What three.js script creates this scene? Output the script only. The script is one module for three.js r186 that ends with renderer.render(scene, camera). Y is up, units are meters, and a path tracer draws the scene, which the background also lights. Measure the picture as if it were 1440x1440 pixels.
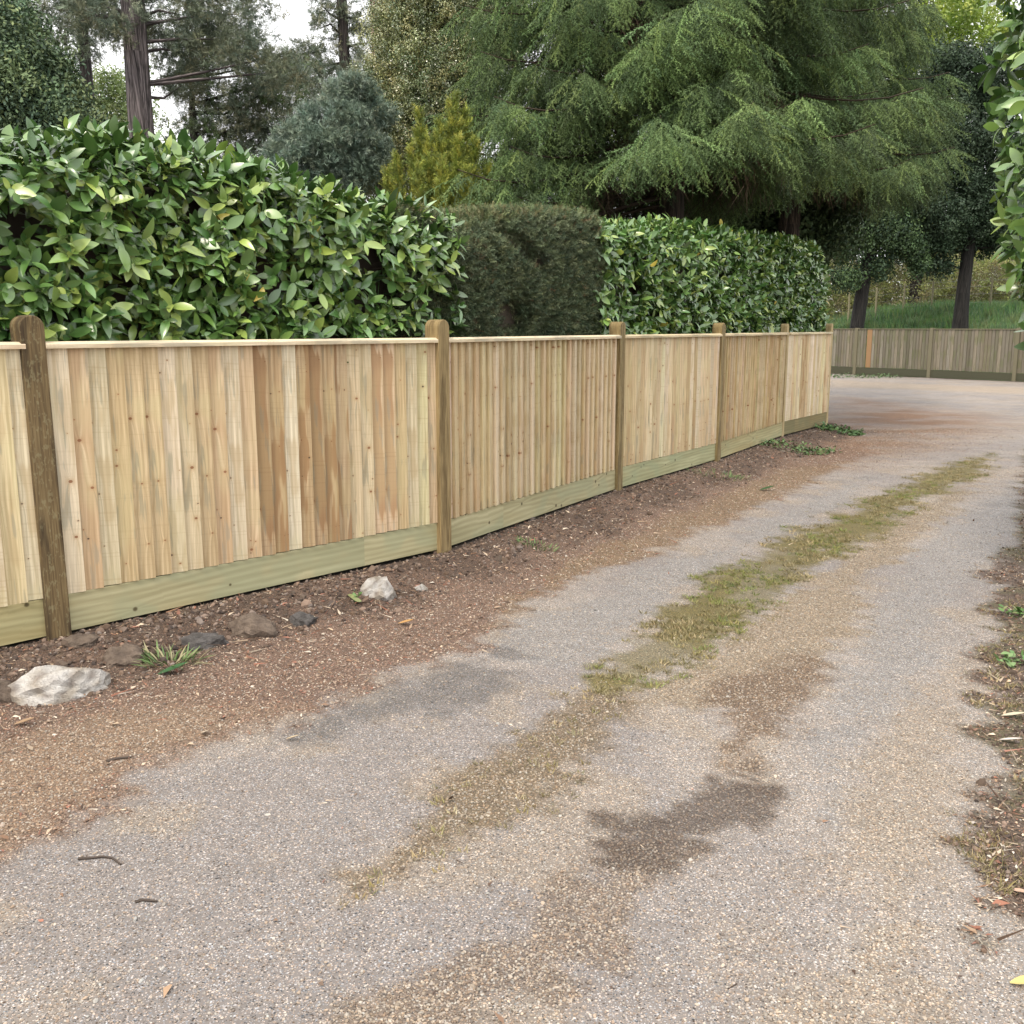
import * as THREE from 'three';
import { mergeGeometries } from 'three/addons/utils/BufferGeometryUtils.js';

// ------------------------------------------------------------------ camera, sky, sun, exposure
const scene = new THREE.Scene();
const EYE = 1.7, PITCH = 10.5 * Math.PI / 180, F = 1400;          // F: focal length for a 1440 pixel wide frame
const camera = new THREE.PerspectiveCamera(2 * Math.atan(720 / F) * 180 / Math.PI, 1, 0.1, 900);
camera.position.set(0, EYE, 0);
camera.rotation.set(-PITCH, 0, 0);
const renderer = new THREE.WebGLRenderer({ antialias: true });
renderer.toneMapping = THREE.LinearToneMapping;
renderer.toneMappingExposure = 1.97;
renderer.shadowMap.enabled = true;
{ // bright overcast: white all over, a little brighter overhead
  const w = 64, h = 32, d = new Float32Array(w * h * 4);
  for (let j = 0; j < h; j++) for (let i = 0; i < w; i++) {
    const el = ((j + 0.5) / h - 0.5) * Math.PI, k = 0.86 + 0.3 * Math.max(0, Math.sin(el));
    d.set([k, k, k * 1.015, 1], (j * w + i) * 4);
  }
  const t = new THREE.DataTexture(d, w, h, THREE.RGBAFormat, THREE.FloatType);
  t.mapping = THREE.EquirectangularReflectionMapping; t.magFilter = t.minFilter = THREE.LinearFilter; t.needsUpdate = true;
  scene.background = t; scene.environment = t;
}
const sun = new THREE.DirectionalLight(0xfff3e2, 1.5);
sun.position.set(-9, 30, 10); sun.target.position.set(2, 0, -10); scene.add(sun, sun.target);
sun.castShadow = true; sun.shadow.radius = 20; sun.shadow.mapSize.set(2048, 2048);
Object.assign(sun.shadow.camera, { left: -40, right: 40, top: 40, bottom: -40, near: 1, far: 120 });

// ------------------------------------------------------------------ helpers
let seedState = 12345;
const rnd = () => { seedState |= 0; seedState = seedState + 0x6D2B79F5 | 0; let t = Math.imul(seedState ^ seedState >>> 15, 1 | seedState); t = t + Math.imul(t ^ t >>> 7, 61 | t) ^ t; return ((t ^ t >>> 14) >>> 0) / 4294967296; };
const seed = (s) => { seedState = s; };
const rr = (a, b) => a + (b - a) * rnd();
const pick = (a) => a[Math.floor(rnd() * a.length)];
const clamp = (x, a = 0, b = 1) => Math.min(b, Math.max(a, x));
const lerp = (a, b, t) => a + (b - a) * t;
const sstep = (a, b, x) => { const t = clamp((x - a) / (b - a)); return t * t * (3 - 2 * t); };
const hash2 = (x, y) => { let h = Math.imul(x | 0, 374761393) + Math.imul(y | 0, 668265263) | 0; h = Math.imul(h ^ h >>> 13, 1274126177); return ((h ^ h >>> 16) >>> 0) / 4294967296; };
function noise(x, y) {
  const xi = Math.floor(x), yi = Math.floor(y), u = x - xi, v = y - yi, a = u * u * (3 - 2 * u), b = v * v * (3 - 2 * v);
  return lerp(lerp(hash2(xi, yi), hash2(xi + 1, yi), a), lerp(hash2(xi, yi + 1), hash2(xi + 1, yi + 1), a), b);
}
const fbm = (x, y, o = 4) => { let s = 0, a = 0.5, n = 0; for (let i = 0; i < o; i++) { s += a * noise(x, y); n += a; x = x * 2.03 + 17.1; y = y * 2.03 + 9.7; a *= 0.5; } return s / n; };
const lin = (c) => { c /= 255; return c <= 0.04045 ? c / 12.92 : Math.pow((c + 0.055) / 1.055, 2.4); };
const V = (x, y, z) => new THREE.Vector3(x, y, z);
const UP = V(0, 1, 0);
// direction of a photo pixel, then its point on a level plane or at a forward distance
const ray = (px, py) => { const a = (px - 720) / F, b = (720 - py) / F; return V(a, b * Math.cos(PITCH) - Math.sin(PITCH), -b * Math.sin(PITCH) - Math.cos(PITCH)); };
const gp = (px, py, h = 0) => { const r = ray(px, py), t = (h - EYE) / r.y; return V(r.x * t, h, r.z * t); };
const at = (px, py, depth) => { const r = ray(px, py), t = depth / -r.z; return V(r.x * t, EYE + r.y * t, r.z * t); };
const foot = (px, depth, y = 0) => { const p = at(px, 460, depth); p.y = y; return p; };

const std = (color, roughness = 0.9, more = {}) => new THREE.MeshStandardMaterial({ color: new THREE.Color().setRGB(...color), roughness, ...more });
const used = new Map();
const numbered = (n) => { const k = used.get(n) ?? -1; used.set(n, k + 1); return k < 0 ? n : n + '_' + String(k + 1).padStart(3, '0'); };
function tag(o, label, category, group, kind) { Object.assign(o.userData, { label, category }); if (group) o.userData.group = group; if (kind) o.userData.kind = kind; return o; }
function top(o, name) { o.name = numbered(name); scene.add(o); return o; }
function thing(name, label, category, pos, group) { const g = new THREE.Group(); g.position.copy(pos); top(g, name); return tag(g, label, category, group); }
function mesh(name, geo, mat, parent) { const m = new THREE.Mesh(geo, mat); m.name = name; m.castShadow = m.receiveShadow = true; parent.add(m); return m; }
function structure(name, geo, mat) { const m = new THREE.Mesh(geo, mat); m.castShadow = m.receiveShadow = true; m.userData.kind = 'structure'; return top(m, name); }
// copies: list of [Matrix4, [r,g,b]]
function copies(name, geo, mat, list, parent, kind = 'stuff') {
  const m = new THREE.InstancedMesh(geo, mat, list.length), c = new THREE.Color();
  list.forEach(([mx, col], i) => { m.setMatrixAt(i, mx); m.setColorAt(i, c.setRGB(...col)); });
  m.name = name; m.userData.kind = kind; m.castShadow = m.receiveShadow = true; (parent || scene).add(m); return m;
}
function basis(pos, dir, normal, sx, sy = sx, sz = sx) {           // local y along dir, z towards normal
  const y = dir.clone().normalize(), z = normal.clone().addScaledVector(y, -normal.dot(y)); if (z.lengthSq() < 1e-6) z.set(y.y, y.z, y.x).addScaledVector(y, -y.dot(V(y.y, y.z, y.x))); z.normalize();
  const x = y.clone().cross(z);
  return new THREE.Matrix4().makeBasis(x.multiplyScalar(sx), y.multiplyScalar(sy), z.multiplyScalar(sz)).setPosition(pos);
}
function geoOf(pos, idx, uv, col) {
  const g = new THREE.BufferGeometry(); g.setAttribute('position', new THREE.Float32BufferAttribute(pos, 3));
  if (uv) g.setAttribute('uv', new THREE.Float32BufferAttribute(uv, 2)); if (col) g.setAttribute('color', new THREE.Float32BufferAttribute(col, 3));
  if (idx) g.setIndex(idx); g.computeVertexNormals(); return g;
}
const randDir = () => { const z = rr(-1, 1), a = rr(0, 6.2832), s = Math.sqrt(1 - z * z); return V(s * Math.cos(a), z, s * Math.sin(a)); };
function tube(pts, radii, sides = 8, rough = 0) {                  // tapered tube through points, uv in metres
  const pos = [], uv = [], idx = []; let L = 0, ref = V(1, 0, 0.3).normalize();
  for (let i = 0; i < pts.length; i++) {
    const d = pts[Math.min(i + 1, pts.length - 1)].clone().sub(pts[Math.max(i - 1, 0)]).normalize();
    if (i) L += pts[i].distanceTo(pts[i - 1]);
    if (Math.abs(d.dot(ref)) > 0.9) ref = V(0.2, 0.3, 1).normalize();
    const a = ref.clone().addScaledVector(d, -ref.dot(d)).normalize(), b = d.clone().cross(a);
    for (let k = 0; k <= sides; k++) {
      const t = k / sides * 6.28319, r = radii[i] * (1 + (rough ? rough * (noise((k % sides) * 1.7 + 3, L * 3) - 0.5) : 0));
      const p = pts[i].clone().addScaledVector(a, Math.cos(t) * r).addScaledVector(b, Math.sin(t) * r); pos.push(p.x, p.y, p.z); uv.push(k / sides * 6.28 * radii[0], L);
    }
  }
  const n = sides + 1; for (let i = 0; i + 1 < pts.length; i++) for (let k = 0; k < sides; k++) { const o = i * n + k; idx.push(o, o + 1, o + n, o + 1, o + n + 1, o + n); }
  const cap = pos.length / 3, e = pts[pts.length - 1]; pos.push(e.x, e.y, e.z); uv.push(0, L); const o = (pts.length - 1) * n; for (let k = 0; k < sides; k++) idx.push(o + k, o + k + 1, cap);
  return geoOf(pos, idx, uv);
}
function texture(w, h, fn, srgb = true) {
  const d = new Uint8Array(w * h * 4);
  for (let y = 0; y < h; y++) for (let x = 0; x < w; x++) { const c = fn(x, y), i = (y * w + x) * 4; d[i] = clamp(c[0], 0, 255); d[i + 1] = clamp(c[1], 0, 255); d[i + 2] = clamp(c[2], 0, 255); d[i + 3] = 255; }
  const t = new THREE.DataTexture(d, w, h); t.wrapS = t.wrapT = THREE.RepeatWrapping; t.magFilter = THREE.LinearFilter; t.minFilter = THREE.LinearMipmapLinearFilter; t.generateMipmaps = true;
  if (srgb) t.colorSpace = THREE.SRGBColorSpace; t.needsUpdate = true; return t;
}
const mix3 = (a, b, t) => [lerp(a[0], b[0], t), lerp(a[1], b[1], t), lerp(a[2], b[2], t)];

// ------------------------------------------------------------------ layout of the fence line
const BASE = 0.1;                                                   // soil level at the foot of the fence
const POSTS = [[80, 893], [621, 773], [866, 688], [1006, 647], [1099, 613], [1161, 597]].map(([x, y]) => gp(x, y, BASE));
{ const d = POSTS[0].clone().sub(POSTS[1]).normalize(); POSTS.unshift(POSTS[0].clone().addScaledVector(d, 3.0)); }
{ const d = POSTS[6].clone().sub(POSTS[5]).normalize(); }
const LINE = POSTS.map((p) => [p.x, p.z]);
const EXT = [[LINE[0][0] - 6 * 0.67, LINE[0][1] + 6 * 0.74], ...LINE];
function fenceDist(x, z) {                                          // signed: positive on the drive's side
  let best = 1e9, sign = 1;
  for (let i = 0; i + 1 < EXT.length; i++) {
    const [ax, az] = EXT[i], [bx, bz] = EXT[i + 1], dx = bx - ax, dz = bz - az, t = clamp(((x - ax) * dx + (z - az) * dz) / (dx * dx + dz * dz));
    const ex = x - ax - dx * t, ez = z - az - dz * t, d = Math.hypot(ex, ez);
    if (d < best) { best = d; sign = (dx * ez - dz * ex) > 0 ? 1 : -1; }
  }
  return best * sign;
}
// the drive runs on past the fence's end and bends to the left: the garden's edge there
const END = LINE[6];
function gardenSide(x, z) {                                         // >0 inside the garden
  const s = -fenceDist(x, z);
  if (z > END[1]) return s;
  // beyond the last post: the edge turns back to the left along a line
  const ex = x - END[0], ez = z - END[1];
  return -(ex * 0.85 - ez * 0.53);
}
const FF0 = gp(1170, 525, 0), FF1 = gp(1440, 537, 0);               // foot of the far fence
const ffDir = FF1.clone().sub(FF0).normalize(), ffN = V(-ffDir.z, 0, ffDir.x);
if (ffN.dot(V(-FF0.x, 0, -FF0.z)) < 0) ffN.negate();                // towards the camera
const farSide = (x, z) => -((x - FF0.x) * ffN.x + (z - FF0.z) * ffN.z);   // metres beyond the far fence
const RIGHT = [[1440, 640], [1425, 760], [1385, 850], [1375, 950], [1385, 1080], [1360, 1160], [1390, 1250], [1425, 1340], [1470, 1440]].map(([x, y]) => { const p = gp(x, y); return [p.x, p.z]; });
function rightDist(x, z) {                                          // >0 out on the right-hand verge
  const r = RIGHT; let X;
  if (z <= r[0][1]) X = r[0][0] + (r[0][1] - z) * 0.62;
  else if (z >= r[r.length - 1][1]) X = r[r.length - 1][0];
  else for (let i = 0; i + 1 < r.length; i++) if (z >= r[i][1] && z <= r[i + 1][1]) X = lerp(r[i][0], r[i + 1][0], (z - r[i][1]) / (r[i + 1][1] - r[i][1]));
  return x - X;
}
function height(x, z) {
  const s = fenceDist(x, z); let y = 0;
  const g = gardenSide(x, z);
  const w = 0.65 + 0.25 * (noise(x * 1.3, z * 1.3) - 0.5);
  if (z > END[1] - 0.5) y += (BASE - 0.012) * (1 - sstep(0.12, w, s)); else y += (BASE - 0.012) * sstep(-0.9, 0, g);
  const bank = (1 - sstep(0.3, 0.85, Math.abs(s))) * (z > END[1] - 0.4 ? 1 : 0);
  y += bank * ((0.075 * (fbm(x * 4, z * 4, 3) - 0.5) + 0.03 * (fbm(x * 15, z * 15, 2) - 0.5)) * sstep(0.02, 0.2, Math.abs(s)));
  const r = rightDist(x, z); y += 0.12 * sstep(0.1, 1.4, r) + 0.03 * sstep(0, 0.3, r) * (fbm(x * 5, z * 5, 3) - 0.3);
  y += 0.02 * (fbm(x * 0.7, z * 0.7, 3) - 0.5) + 0.006 * (noise(x * 6, z * 6) - 0.5);
  const f = farSide(x, z); if (f > 0) y += 2.4 * sstep(0.4, 9, f) + 0.012 * Math.max(0, f - 9);
  return y;
}
const onGround = (px, py) => { let p = gp(px, py, 0.03); for (let i = 0; i < 4; i++) p = gp(px, py, height(p.x, p.z)); return p; };

// ------------------------------------------------------------------ ground: regions read from the photograph as patches of matter
const K = 1.95;                                                      // light on level ground, to turn seen tones into base colours
const C = (r, g, b) => [lin(r) / K, lin(g) / K, lin(b) / K];
const poly = (pts) => { const p = pts.map(([x, y]) => { const q = gp(x, y); return [q.x, q.z]; }); const xs = p.map((q) => q[0]), zs = p.map((q) => q[1]); return { p, x0: Math.min(...xs), x1: Math.max(...xs), z0: Math.min(...zs), z1: Math.max(...zs) }; };
function inside(P, x, z) {                                          // signed distance, positive inside; -9 when far off
  if (x < P.x0 - 0.8 || x > P.x1 + 0.8 || z < P.z0 - 0.8 || z > P.z1 + 0.8) return -9;
  let d = 1e9, s = false; const p = P.p;
  for (let i = 0, j = p.length - 1; i < p.length; j = i++) {
    const ex = p[j][0] - p[i][0], ez = p[j][1] - p[i][1], wx = x - p[i][0], wz = z - p[i][1], t = clamp((wx * ex + wz * ez) / (ex * ex + ez * ez));
    d = Math.min(d, Math.hypot(wx - ex * t, wz - ez * t));
    if ((p[i][1] > z) !== (p[j][1] > z) && x < ex * (z - p[i][1]) / ez + p[i][0]) s = !s;
  }
  return s ? d : -d;
}
const R = {
  litter: poly([[-500, 1000], [-300, 1330], [0, 1205], [70, 1165], [150, 1135], [200, 1085], [300, 1040], [420, 1010], [540, 950], [640, 925], [690, 890], [730, 850], [810, 820], [880, 790], [980, 745], [1060, 715], [1130, 680], [1190, 650], [1230, 640], [1170, 590], [1080, 620], [1000, 645], [860, 690], [620, 775], [80, 893]]),
  tan: poly([[-300, 1330], [-20, 1210], [60, 1160], [140, 1125], [190, 1080], [270, 1045], [380, 1005], [300, 990], [180, 1000], [80, 1030], [0, 1050], [-200, 1060]]),
  tan2: poly([[690, 885], [730, 845], [880, 790], [980, 745], [1060, 715], [1190, 650], [1110, 660], [1010, 700], [900, 750], [800, 790], [720, 850]]),
  moss: poly([[845, 970], [880, 915], [935, 858], [1008, 806], [1075, 764], [1150, 735], [1250, 690], [1330, 655], [1400, 636], [1388, 660], [1292, 708], [1215, 760], [1120, 818], [1050, 875], [970, 935], [900, 968]]),
  mossTail: poly([[810, 975], [900, 970], [870, 1030], [800, 1090], [720, 1140], [620, 1200], [520, 1250], [500, 1220], [600, 1140], [650, 1090], [740, 1020]]),
  tanRight: poly([[880, 985], [970, 935], [1060, 870], [1130, 815], [1220, 760], [1300, 705], [1390, 665], [1360, 700], [1280, 760], [1235, 800], [1205, 880], [1140, 930], [1090, 990], [960, 1005]]),
  brown: poly([[1000, 960], [1140, 925], [1150, 960], [1125, 1030], [1075, 1045], [1060, 1090], [1000, 1090], [1020, 1030], [980, 1000]]),
  stain: poly([[1000, 1085], [1065, 1090], [1090, 1110], [1118, 1165], [1060, 1160], [1010, 1172], [960, 1200], [905, 1235], [880, 1225], [838, 1212], [848, 1192], [870, 1165], [945, 1150]]),
  stainTail: poly([[850, 1190], [1000, 1175], [930, 1250], [850, 1330], [790, 1370], [640, 1440], [480, 1460], [600, 1390], [740, 1310], [790, 1250]]),
  trackLeft: poly([[690, 905], [715, 872], [830, 848], [900, 800], [1010, 775], [1070, 735], [1170, 690], [1230, 668], [1200, 700], [1120, 740], [1010, 800], [900, 880], [860, 918], [780, 930], [700, 925]]),
  trackDark: poly([[400, 1030], [520, 985], [600, 945], [700, 915], [760, 930], [700, 980], [640, 1010], [560, 1005], [480, 1040]]),
  trackRight: poly([[1130, 1040], [1180, 950], [1215, 890], [1235, 820], [1290, 765], [1370, 715], [1460, 660], [1460, 720], [1390, 790], [1345, 850], [1320, 920], [1260, 1000], [1190, 1080], [1170, 1160], [1130, 1120]]),
  greyFront: poly([[960, 1215], [1030, 1180], [1120, 1180], [1180, 1200], [1200, 1280], [1180, 1370], [1080, 1400], [1000, 1470], [820, 1460], [880, 1330]]),
  gravelRight: poly([[1200, 1080], [1290, 990], [1350, 1000], [1330, 1160], [1320, 1260], [1260, 1290], [1210, 1230]]),
  gravelRight2: poly([[1200, 1310], [1270, 1290], [1340, 1380], [1380, 1480], [1080, 1480], [1140, 1400]]),
  farBrown: poly([[1165, 575], [1200, 560], [1290, 572], [1380, 585], [1400, 600], [1340, 612], [1300, 630], [1230, 640], [1190, 655], [1175, 620]]),
  farTan: poly([[1160, 534], [1250, 538], [1350, 543], [1460, 545], [1460, 555], [1330, 550], [1230, 546], [1160, 545]]),
};
const COL = {
  road: C(187, 176, 166), road2: C(172, 163, 157), warm: C(186, 171, 154), litter: C(142, 115, 98), tan: C(172, 145, 120), tan2: C(158, 134, 102), moss: C(132, 120, 72), mossTail: C(140, 120, 92), tanRight: C(174, 156, 132),
  brown: C(136, 113, 92), stain: C(106, 91, 80), stainTail: C(148, 130, 114), track: C(174, 168, 163), trackDark: C(138, 132, 128), soil: C(108, 88, 74), verge: C(108, 98, 66), farBrown: C(156, 120, 92), farTan: C(196, 178, 156), grass: [0.08, 0.12, 0.04], garden: [0.05, 0.045, 0.03],
};
const reg = (P, x, z, soft, jit) => sstep(-soft, soft, inside(P, x, z) + jit);
function groundAt(x, z) {                                           // {c: base colour, k: kind of surface, and how much of each patch}
  const far = Math.hypot(x, z);
  const j = (fbm(x * 2.2 + 5, z * 2.2, 4) - 0.5) * 0.55, j2 = (fbm(x * 7, z * 7 + 3, 3) - 0.5) * 0.36, q = Math.min(1, 0.35 + far / 14), j3 = (fbm(x * 17, z * 17 + 3, 2) - 0.5) * 0.16, jj = j * 0.6 * q + j2 * Math.max(q, 0.8) + j3;
  const o = { c: null, kind: 'drive', gravel: 0, litter: 0, moss: 0, soil: 0 };
  const g = gardenSide(x, z), f = farSide(x, z), r = rightDist(x, z), s = fenceDist(x, z);
  const big = fbm(x * 0.9 + 40, z * 0.9, 4), mid = fbm(x * 3.1, z * 3.1 + 70, 4);
  let c = mix3(COL.road, COL.road2, sstep(0.42, 0.6, big)); c = mix3(c, COL.warm, 0.7 * sstep(0.5, 0.64, mid));
  const put = (name, key, soft, w = 1) => { const m = reg(R[name], x, z, soft * q, jj) * w; if (m > 0) c = mix3(c, COL[key], m); return m; };
  put('trackLeft', 'track', 0.08, 0.9); put('trackDark', 'trackDark', 0.14, 0.9 * sstep(0.42, 0.56, mid)); put('trackRight', 'track', 0.08, 0.85); put('greyFront', 'road2', 0.1, 0.6);
  o.gravel = 0.07 + 0.12 * sstep(0.45, 0.65, mid);
  o.gravel = Math.max(o.gravel, 0.4 * put('gravelRight', 'warm', 0.12, 0.8), 0.4 * put('gravelRight2', 'warm', 0.12, 0.8));
  o.gravel = Math.max(o.gravel, put('tanRight', 'tanRight', 0.1, 0.9));
  const br = put('brown', 'brown', 0.1, 0.9), st2 = put('stainTail', 'stainTail', 0.12, 0.8), st = put('stain', 'stain', 0.05, 0.75 + 0.25 * mid); o.gravel = Math.max(o.gravel, br, st2, st * 0.55);
  o.stain = st; const mt = put('mossTail', 'mossTail', 0.12, 0.85); o.gravel = Math.max(o.gravel, mt * 0.9);
  o.moss = put('moss', 'moss', 0.12, 0.68 + 0.32 * sstep(0.36, 0.54, mid)); o.mossTail = mt;
  const li = put('litter', 'litter', 0.12, 0.95), ta = put('tan', 'tan', 0.32, 0.85), t2 = put('tan2', 'tan2', 0.14, 0.75); o.litter = li * (1 - ta); o.gravel = Math.max(o.gravel, li * 0.75, ta);
  o.tan = ta; o.farBrown = put('farBrown', 'farBrown', 1.1, 0.5 + 0.5 * sstep(0.35, 0.6, fbm(x * 1.2, z * 2.6, 4))); put('farTan', 'farTan', 0.6, 0.9); o.gravel = Math.max(o.gravel, o.farBrown);
  const ve = sstep(-0.06, 0.06, r + j * 0.5 + j2); if (ve > 0) { c = mix3(c, mix3(COL.verge, COL.soil, sstep(0.4, 0.6, mid)), ve * 0.92); o.verge = ve; o.litter = Math.max(o.litter, ve * 0.8); }
  if (z > END[1] - 0.6) { const so = 1 - sstep(0.42, 0.85, s + j * 1.0 + j2); if (so > 0 && s > -0.2) { c = mix3(c, mix3(COL.soil, COL.litter, 0.45 * sstep(0.4, 0.62, mid)), so * 0.95); o.soil = so; } }
  if (g > 0.0) { o.kind = 'ground'; c = COL.garden; }
  else if (z < END[1] - 0.2 && g > -0.7) { const m = sstep(-0.7, -0.2, g + j); c = mix3(c, COL.soil, m); o.soil = m; }
  if (s > 0 && s < 0.5 && z > END[1] - 0.6) o.kind = 'verge';
  if (r > 0.12) o.kind = 'verge';
  if (f > -0.5) { const m = sstep(-0.5, -0.1, f + j); c = mix3(c, COL.soil, m); if (f > 0.1) { o.kind = 'bank'; c = mix3(COL.grass, [0.09, 0.1, 0.03], mid); } }
  o.c = c; return o;
}
const speck = (() => {                                              // aggregate: many small stones of different tone; 1.6 m to a tile
  const n = 1024, h = new Float32Array(n * n).fill(0.42), t = new Float32Array(n * n).fill(0.5);
  seed(77);
  for (let k = 0; k < 62000; k++) {
    const cx = rnd() * n, cy = rnd() * n, r = 1.1 + 2.6 * rnd() * rnd(), v = rnd() < 0.16 ? rr(0, 0.25) : rnd() < 0.25 ? rr(0.85, 1) : rr(0.4, 0.8), e = rr(0.6, 1), a = rr(0, 3.14), ca = Math.cos(a), sa = Math.sin(a), tt = rnd(), top_ = rr(0.5, 1);
    for (let y = -3; y <= 3; y++) for (let x = -3; x <= 3; x++) { const u = (x * ca + y * sa) / r, w = (-x * sa + y * ca) / (r * e), d = u * u + w * w; if (d < 1) { const i = (((cy + y) | 0) + n) % n * n + (((cx + x) | 0) + n) % n; h[i] = v * 1; t[i] = tt; } }
  }
  let mean = 0; const map = texture(n, n, (x, y) => { const i = y * n + x, v = h[i], w = (t[i] - 0.5) * 26, s = 255 * (0.26 + 0.66 * v); mean += lin(s) / n / n; return [s + w, s, s - w]; });
  const bump = texture(n, n, (x, y) => { const v = h[y * n + x] * 255; return [v, v, v]; }, false);
  map.repeat.set(1 / 1.25, 1 / 1.25); bump.repeat.set(1 / 1.25, 1 / 1.25);
  return { map, bump, mean };
})();
{
  const grid = (segs) => { const o = []; for (const [a, b, st] of segs) { const n = Math.max(1, Math.round((b - a) / st)); for (let i = 0; i < n; i++) o.push(a + (b - a) * i / n); } o.push(segs[segs.length - 1][1]); return o; };
  const xs = grid([[-300, -60, 40], [-60, -16, 6], [-16, -6, 0.8], [-6, 4.4, 0.04], [4.4, 9, 0.08], [9, 20, 0.14], [20, 26, 0.4], [26, 70, 6], [70, 300, 40]]);
  const ds = grid([[-300, -40, 40], [-40, -4, 4], [-4, 1.2, 0.6], [1.2, 9, 0.04], [9, 17, 0.08], [17, 36, 0.14], [36, 48, 0.5], [48, 100, 5], [100, 400, 40]]);
  const pos = [], col = [], uv = [], kinds = [], nx = xs.length;
  for (const d of ds) for (const x of xs) {
    const z = -d, near = x > -14 && x < 30 && d > 0 && d < 60, o = groundAt(x, z), m = 0.9 + 0.2 * noise(x * 23, z * 23) + (d > 9 ? 0.3 * (fbm(x * 3, z * 6, 4) - 0.5) : 0);
    pos.push(x, near || farSide(x, z) > 0 ? height(x, z) : height(x, z), z); uv.push(x, z); kinds.push(o.kind);
    const f = m / speck.mean; col.push(o.c[0] * f, o.c[1] * f, o.c[2] * f);
  }
  const parts = { drive: [], verge: [], ground: [], bank: [] };
  for (let j = 0; j + 1 < ds.length; j++) for (let i = 0; i + 1 < nx; i++) { const a = j * nx + i, b = a + 1, c = a + nx, e = c + 1; parts[kinds[a]].push(a, b, c, b, e, c); }
  const all = geoOf(pos, Object.values(parts).flat(), uv, col), mat = new THREE.MeshStandardMaterial({ vertexColors: true, roughness: 0.93, map: speck.map, bumpMap: speck.bump, bumpScale: 0.004 });
  const cut = (name, idx) => {                                      // its own vertices only
    const seen = new Map(), g = new THREE.BufferGeometry(), id = [], take = [];
    for (const i of idx) { let k = seen.get(i); if (k === undefined) { k = take.length; seen.set(i, k); take.push(i); } id.push(k); }
    for (const [n, w] of [['position', 3], ['normal', 3], ['uv', 2], ['color', 3]]) { const src = all.attributes[n].array, a = new Float32Array(take.length * w); take.forEach((i, k) => { for (let q = 0; q < w; q++) a[k * w + q] = src[i * w + q]; }); g.setAttribute(n, new THREE.BufferAttribute(a, w)); }
    g.setIndex(id); const m = structure(name, g, mat); return m;
  };
  cut('driveway', parts.drive); cut('verge_soil', parts.verge); cut('ground', parts.ground); cut('grass_bank', parts.bank);
}

// ------------------------------------------------------------------ wood
const boardAtlas = (() => {                                         // sixteen faces of sawn softwood, 64 pixels (0.125 m) by 1024 (1.3 m) each
  seed(5); const W = 64, n = 16, strips = [];
  const tones = [[214, 196, 160], [206, 188, 150], [212, 196, 168], [202, 178, 138], [208, 190, 146], [218, 200, 172], [196, 172, 128], [206, 194, 152], [212, 192, 156], [200, 176, 134], [216, 202, 168], [204, 182, 140], [206, 182, 142], [200, 174, 134], [208, 188, 150], [204, 180, 140]];
  for (let k = 0; k < n; k++) {
    const knots = []; for (let i = 0, m = 2 + Math.floor(rnd() * 5); i < m; i++) knots.push([rr(4, W - 4), rr(20, 1000), rr(1.4, 3) * (rnd() < 0.35 ? 2.2 : 1), rnd() < 0.3]);
    strips.push({ tone: tones[k], knots, ox: rr(0, 99), heart: k >= 12 ? 1 : rnd() < 0.2 ? 0.45 : 0, hx: rr(0.2, 0.8), saw: rr(0.3, 1) });
  }
  const map = texture(W * n, 1024, (x, y) => {
    const k = Math.floor(x / W), s = strips[k], u = x - k * W; let wx = u, kn = 0, ring = 0, dark = 0;
    for (const [kx, ky, r, hard] of s.knots) { const dx = u - kx, dy = (y - ky) / 1.35, d = Math.hypot(dx, dy), d2 = Math.hypot(dx, dy * 0.28); wx += dx / Math.max(d2, 1) * r * 2.2 * Math.exp(-d2 / (r * 2.6)); if (d < r) { kn = Math.max(kn, sstep(r, r * 0.55, d)); dark = hard ? 1 : 0.4; } else ring = Math.max(ring, Math.exp(-(d - r) / (r * 0.9)) * 0.5); }
    const g = fbm(wx * 0.16 + s.ox, y * 0.0035 + s.ox, 3), fine = noise(wx * 0.9 + s.ox, y * 0.012), band = 0.5 + 0.5 * Math.sin(wx * 0.55 + 9 * fbm(wx * 0.02 + s.ox, y * 0.0022, 2));
    let c = s.tone.slice(); const v = (g - 0.5) * 40 + (fine - 0.5) * 28 + (band - 0.5) * 15; c = [c[0] + v, c[1] + v * 1.03 + 1, c[2] + v * 1.05 + 7]; c = mix3(c, [184, 160, 122], 0.4 * sstep(0.54, 0.72, fbm(wx * 0.045 + s.ox * 5, y * 0.005 + 70, 3)));
    if (s.heart) { const m = s.heart * sstep(0.46, 0.56, fbm(wx * 0.045 + s.ox * 3, y * 0.0034 + 5, 3) + 0.12 * (g - 0.5)); c = mix3(c, [168, 134, 96], m * 0.75); }
    c = mix3(c, [212, 206, 160], 0.25 * sstep(0.5, 0.75, fbm(u * 0.02 + s.ox, y * 0.004 + 40, 2)));
    c = mix3(c, [150, 146, 128], 0.45 * sstep(0.63, 0.76, fbm(wx * 0.11 + s.ox * 9, y * 0.006 + 20, 3))); const sl = noise(s.ox * 7, (y + u * 0.12) * 0.21); c = mix3(c, [150, 124, 88], 0.22 * s.saw * sstep(0.68, 0.95, sl));
    if (hash2(x * 3 + k, y * 7) < 0.0007) dark = Math.max(dark, 0.6), kn = Math.max(kn, 0.7);
    c = mix3(c, [176, 132, 88], ring * 0.6); return mix3(c, dark > 0.8 ? [74, 56, 42] : [134, 88, 56], kn * 0.85);
  });
  return map;
})();
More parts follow.
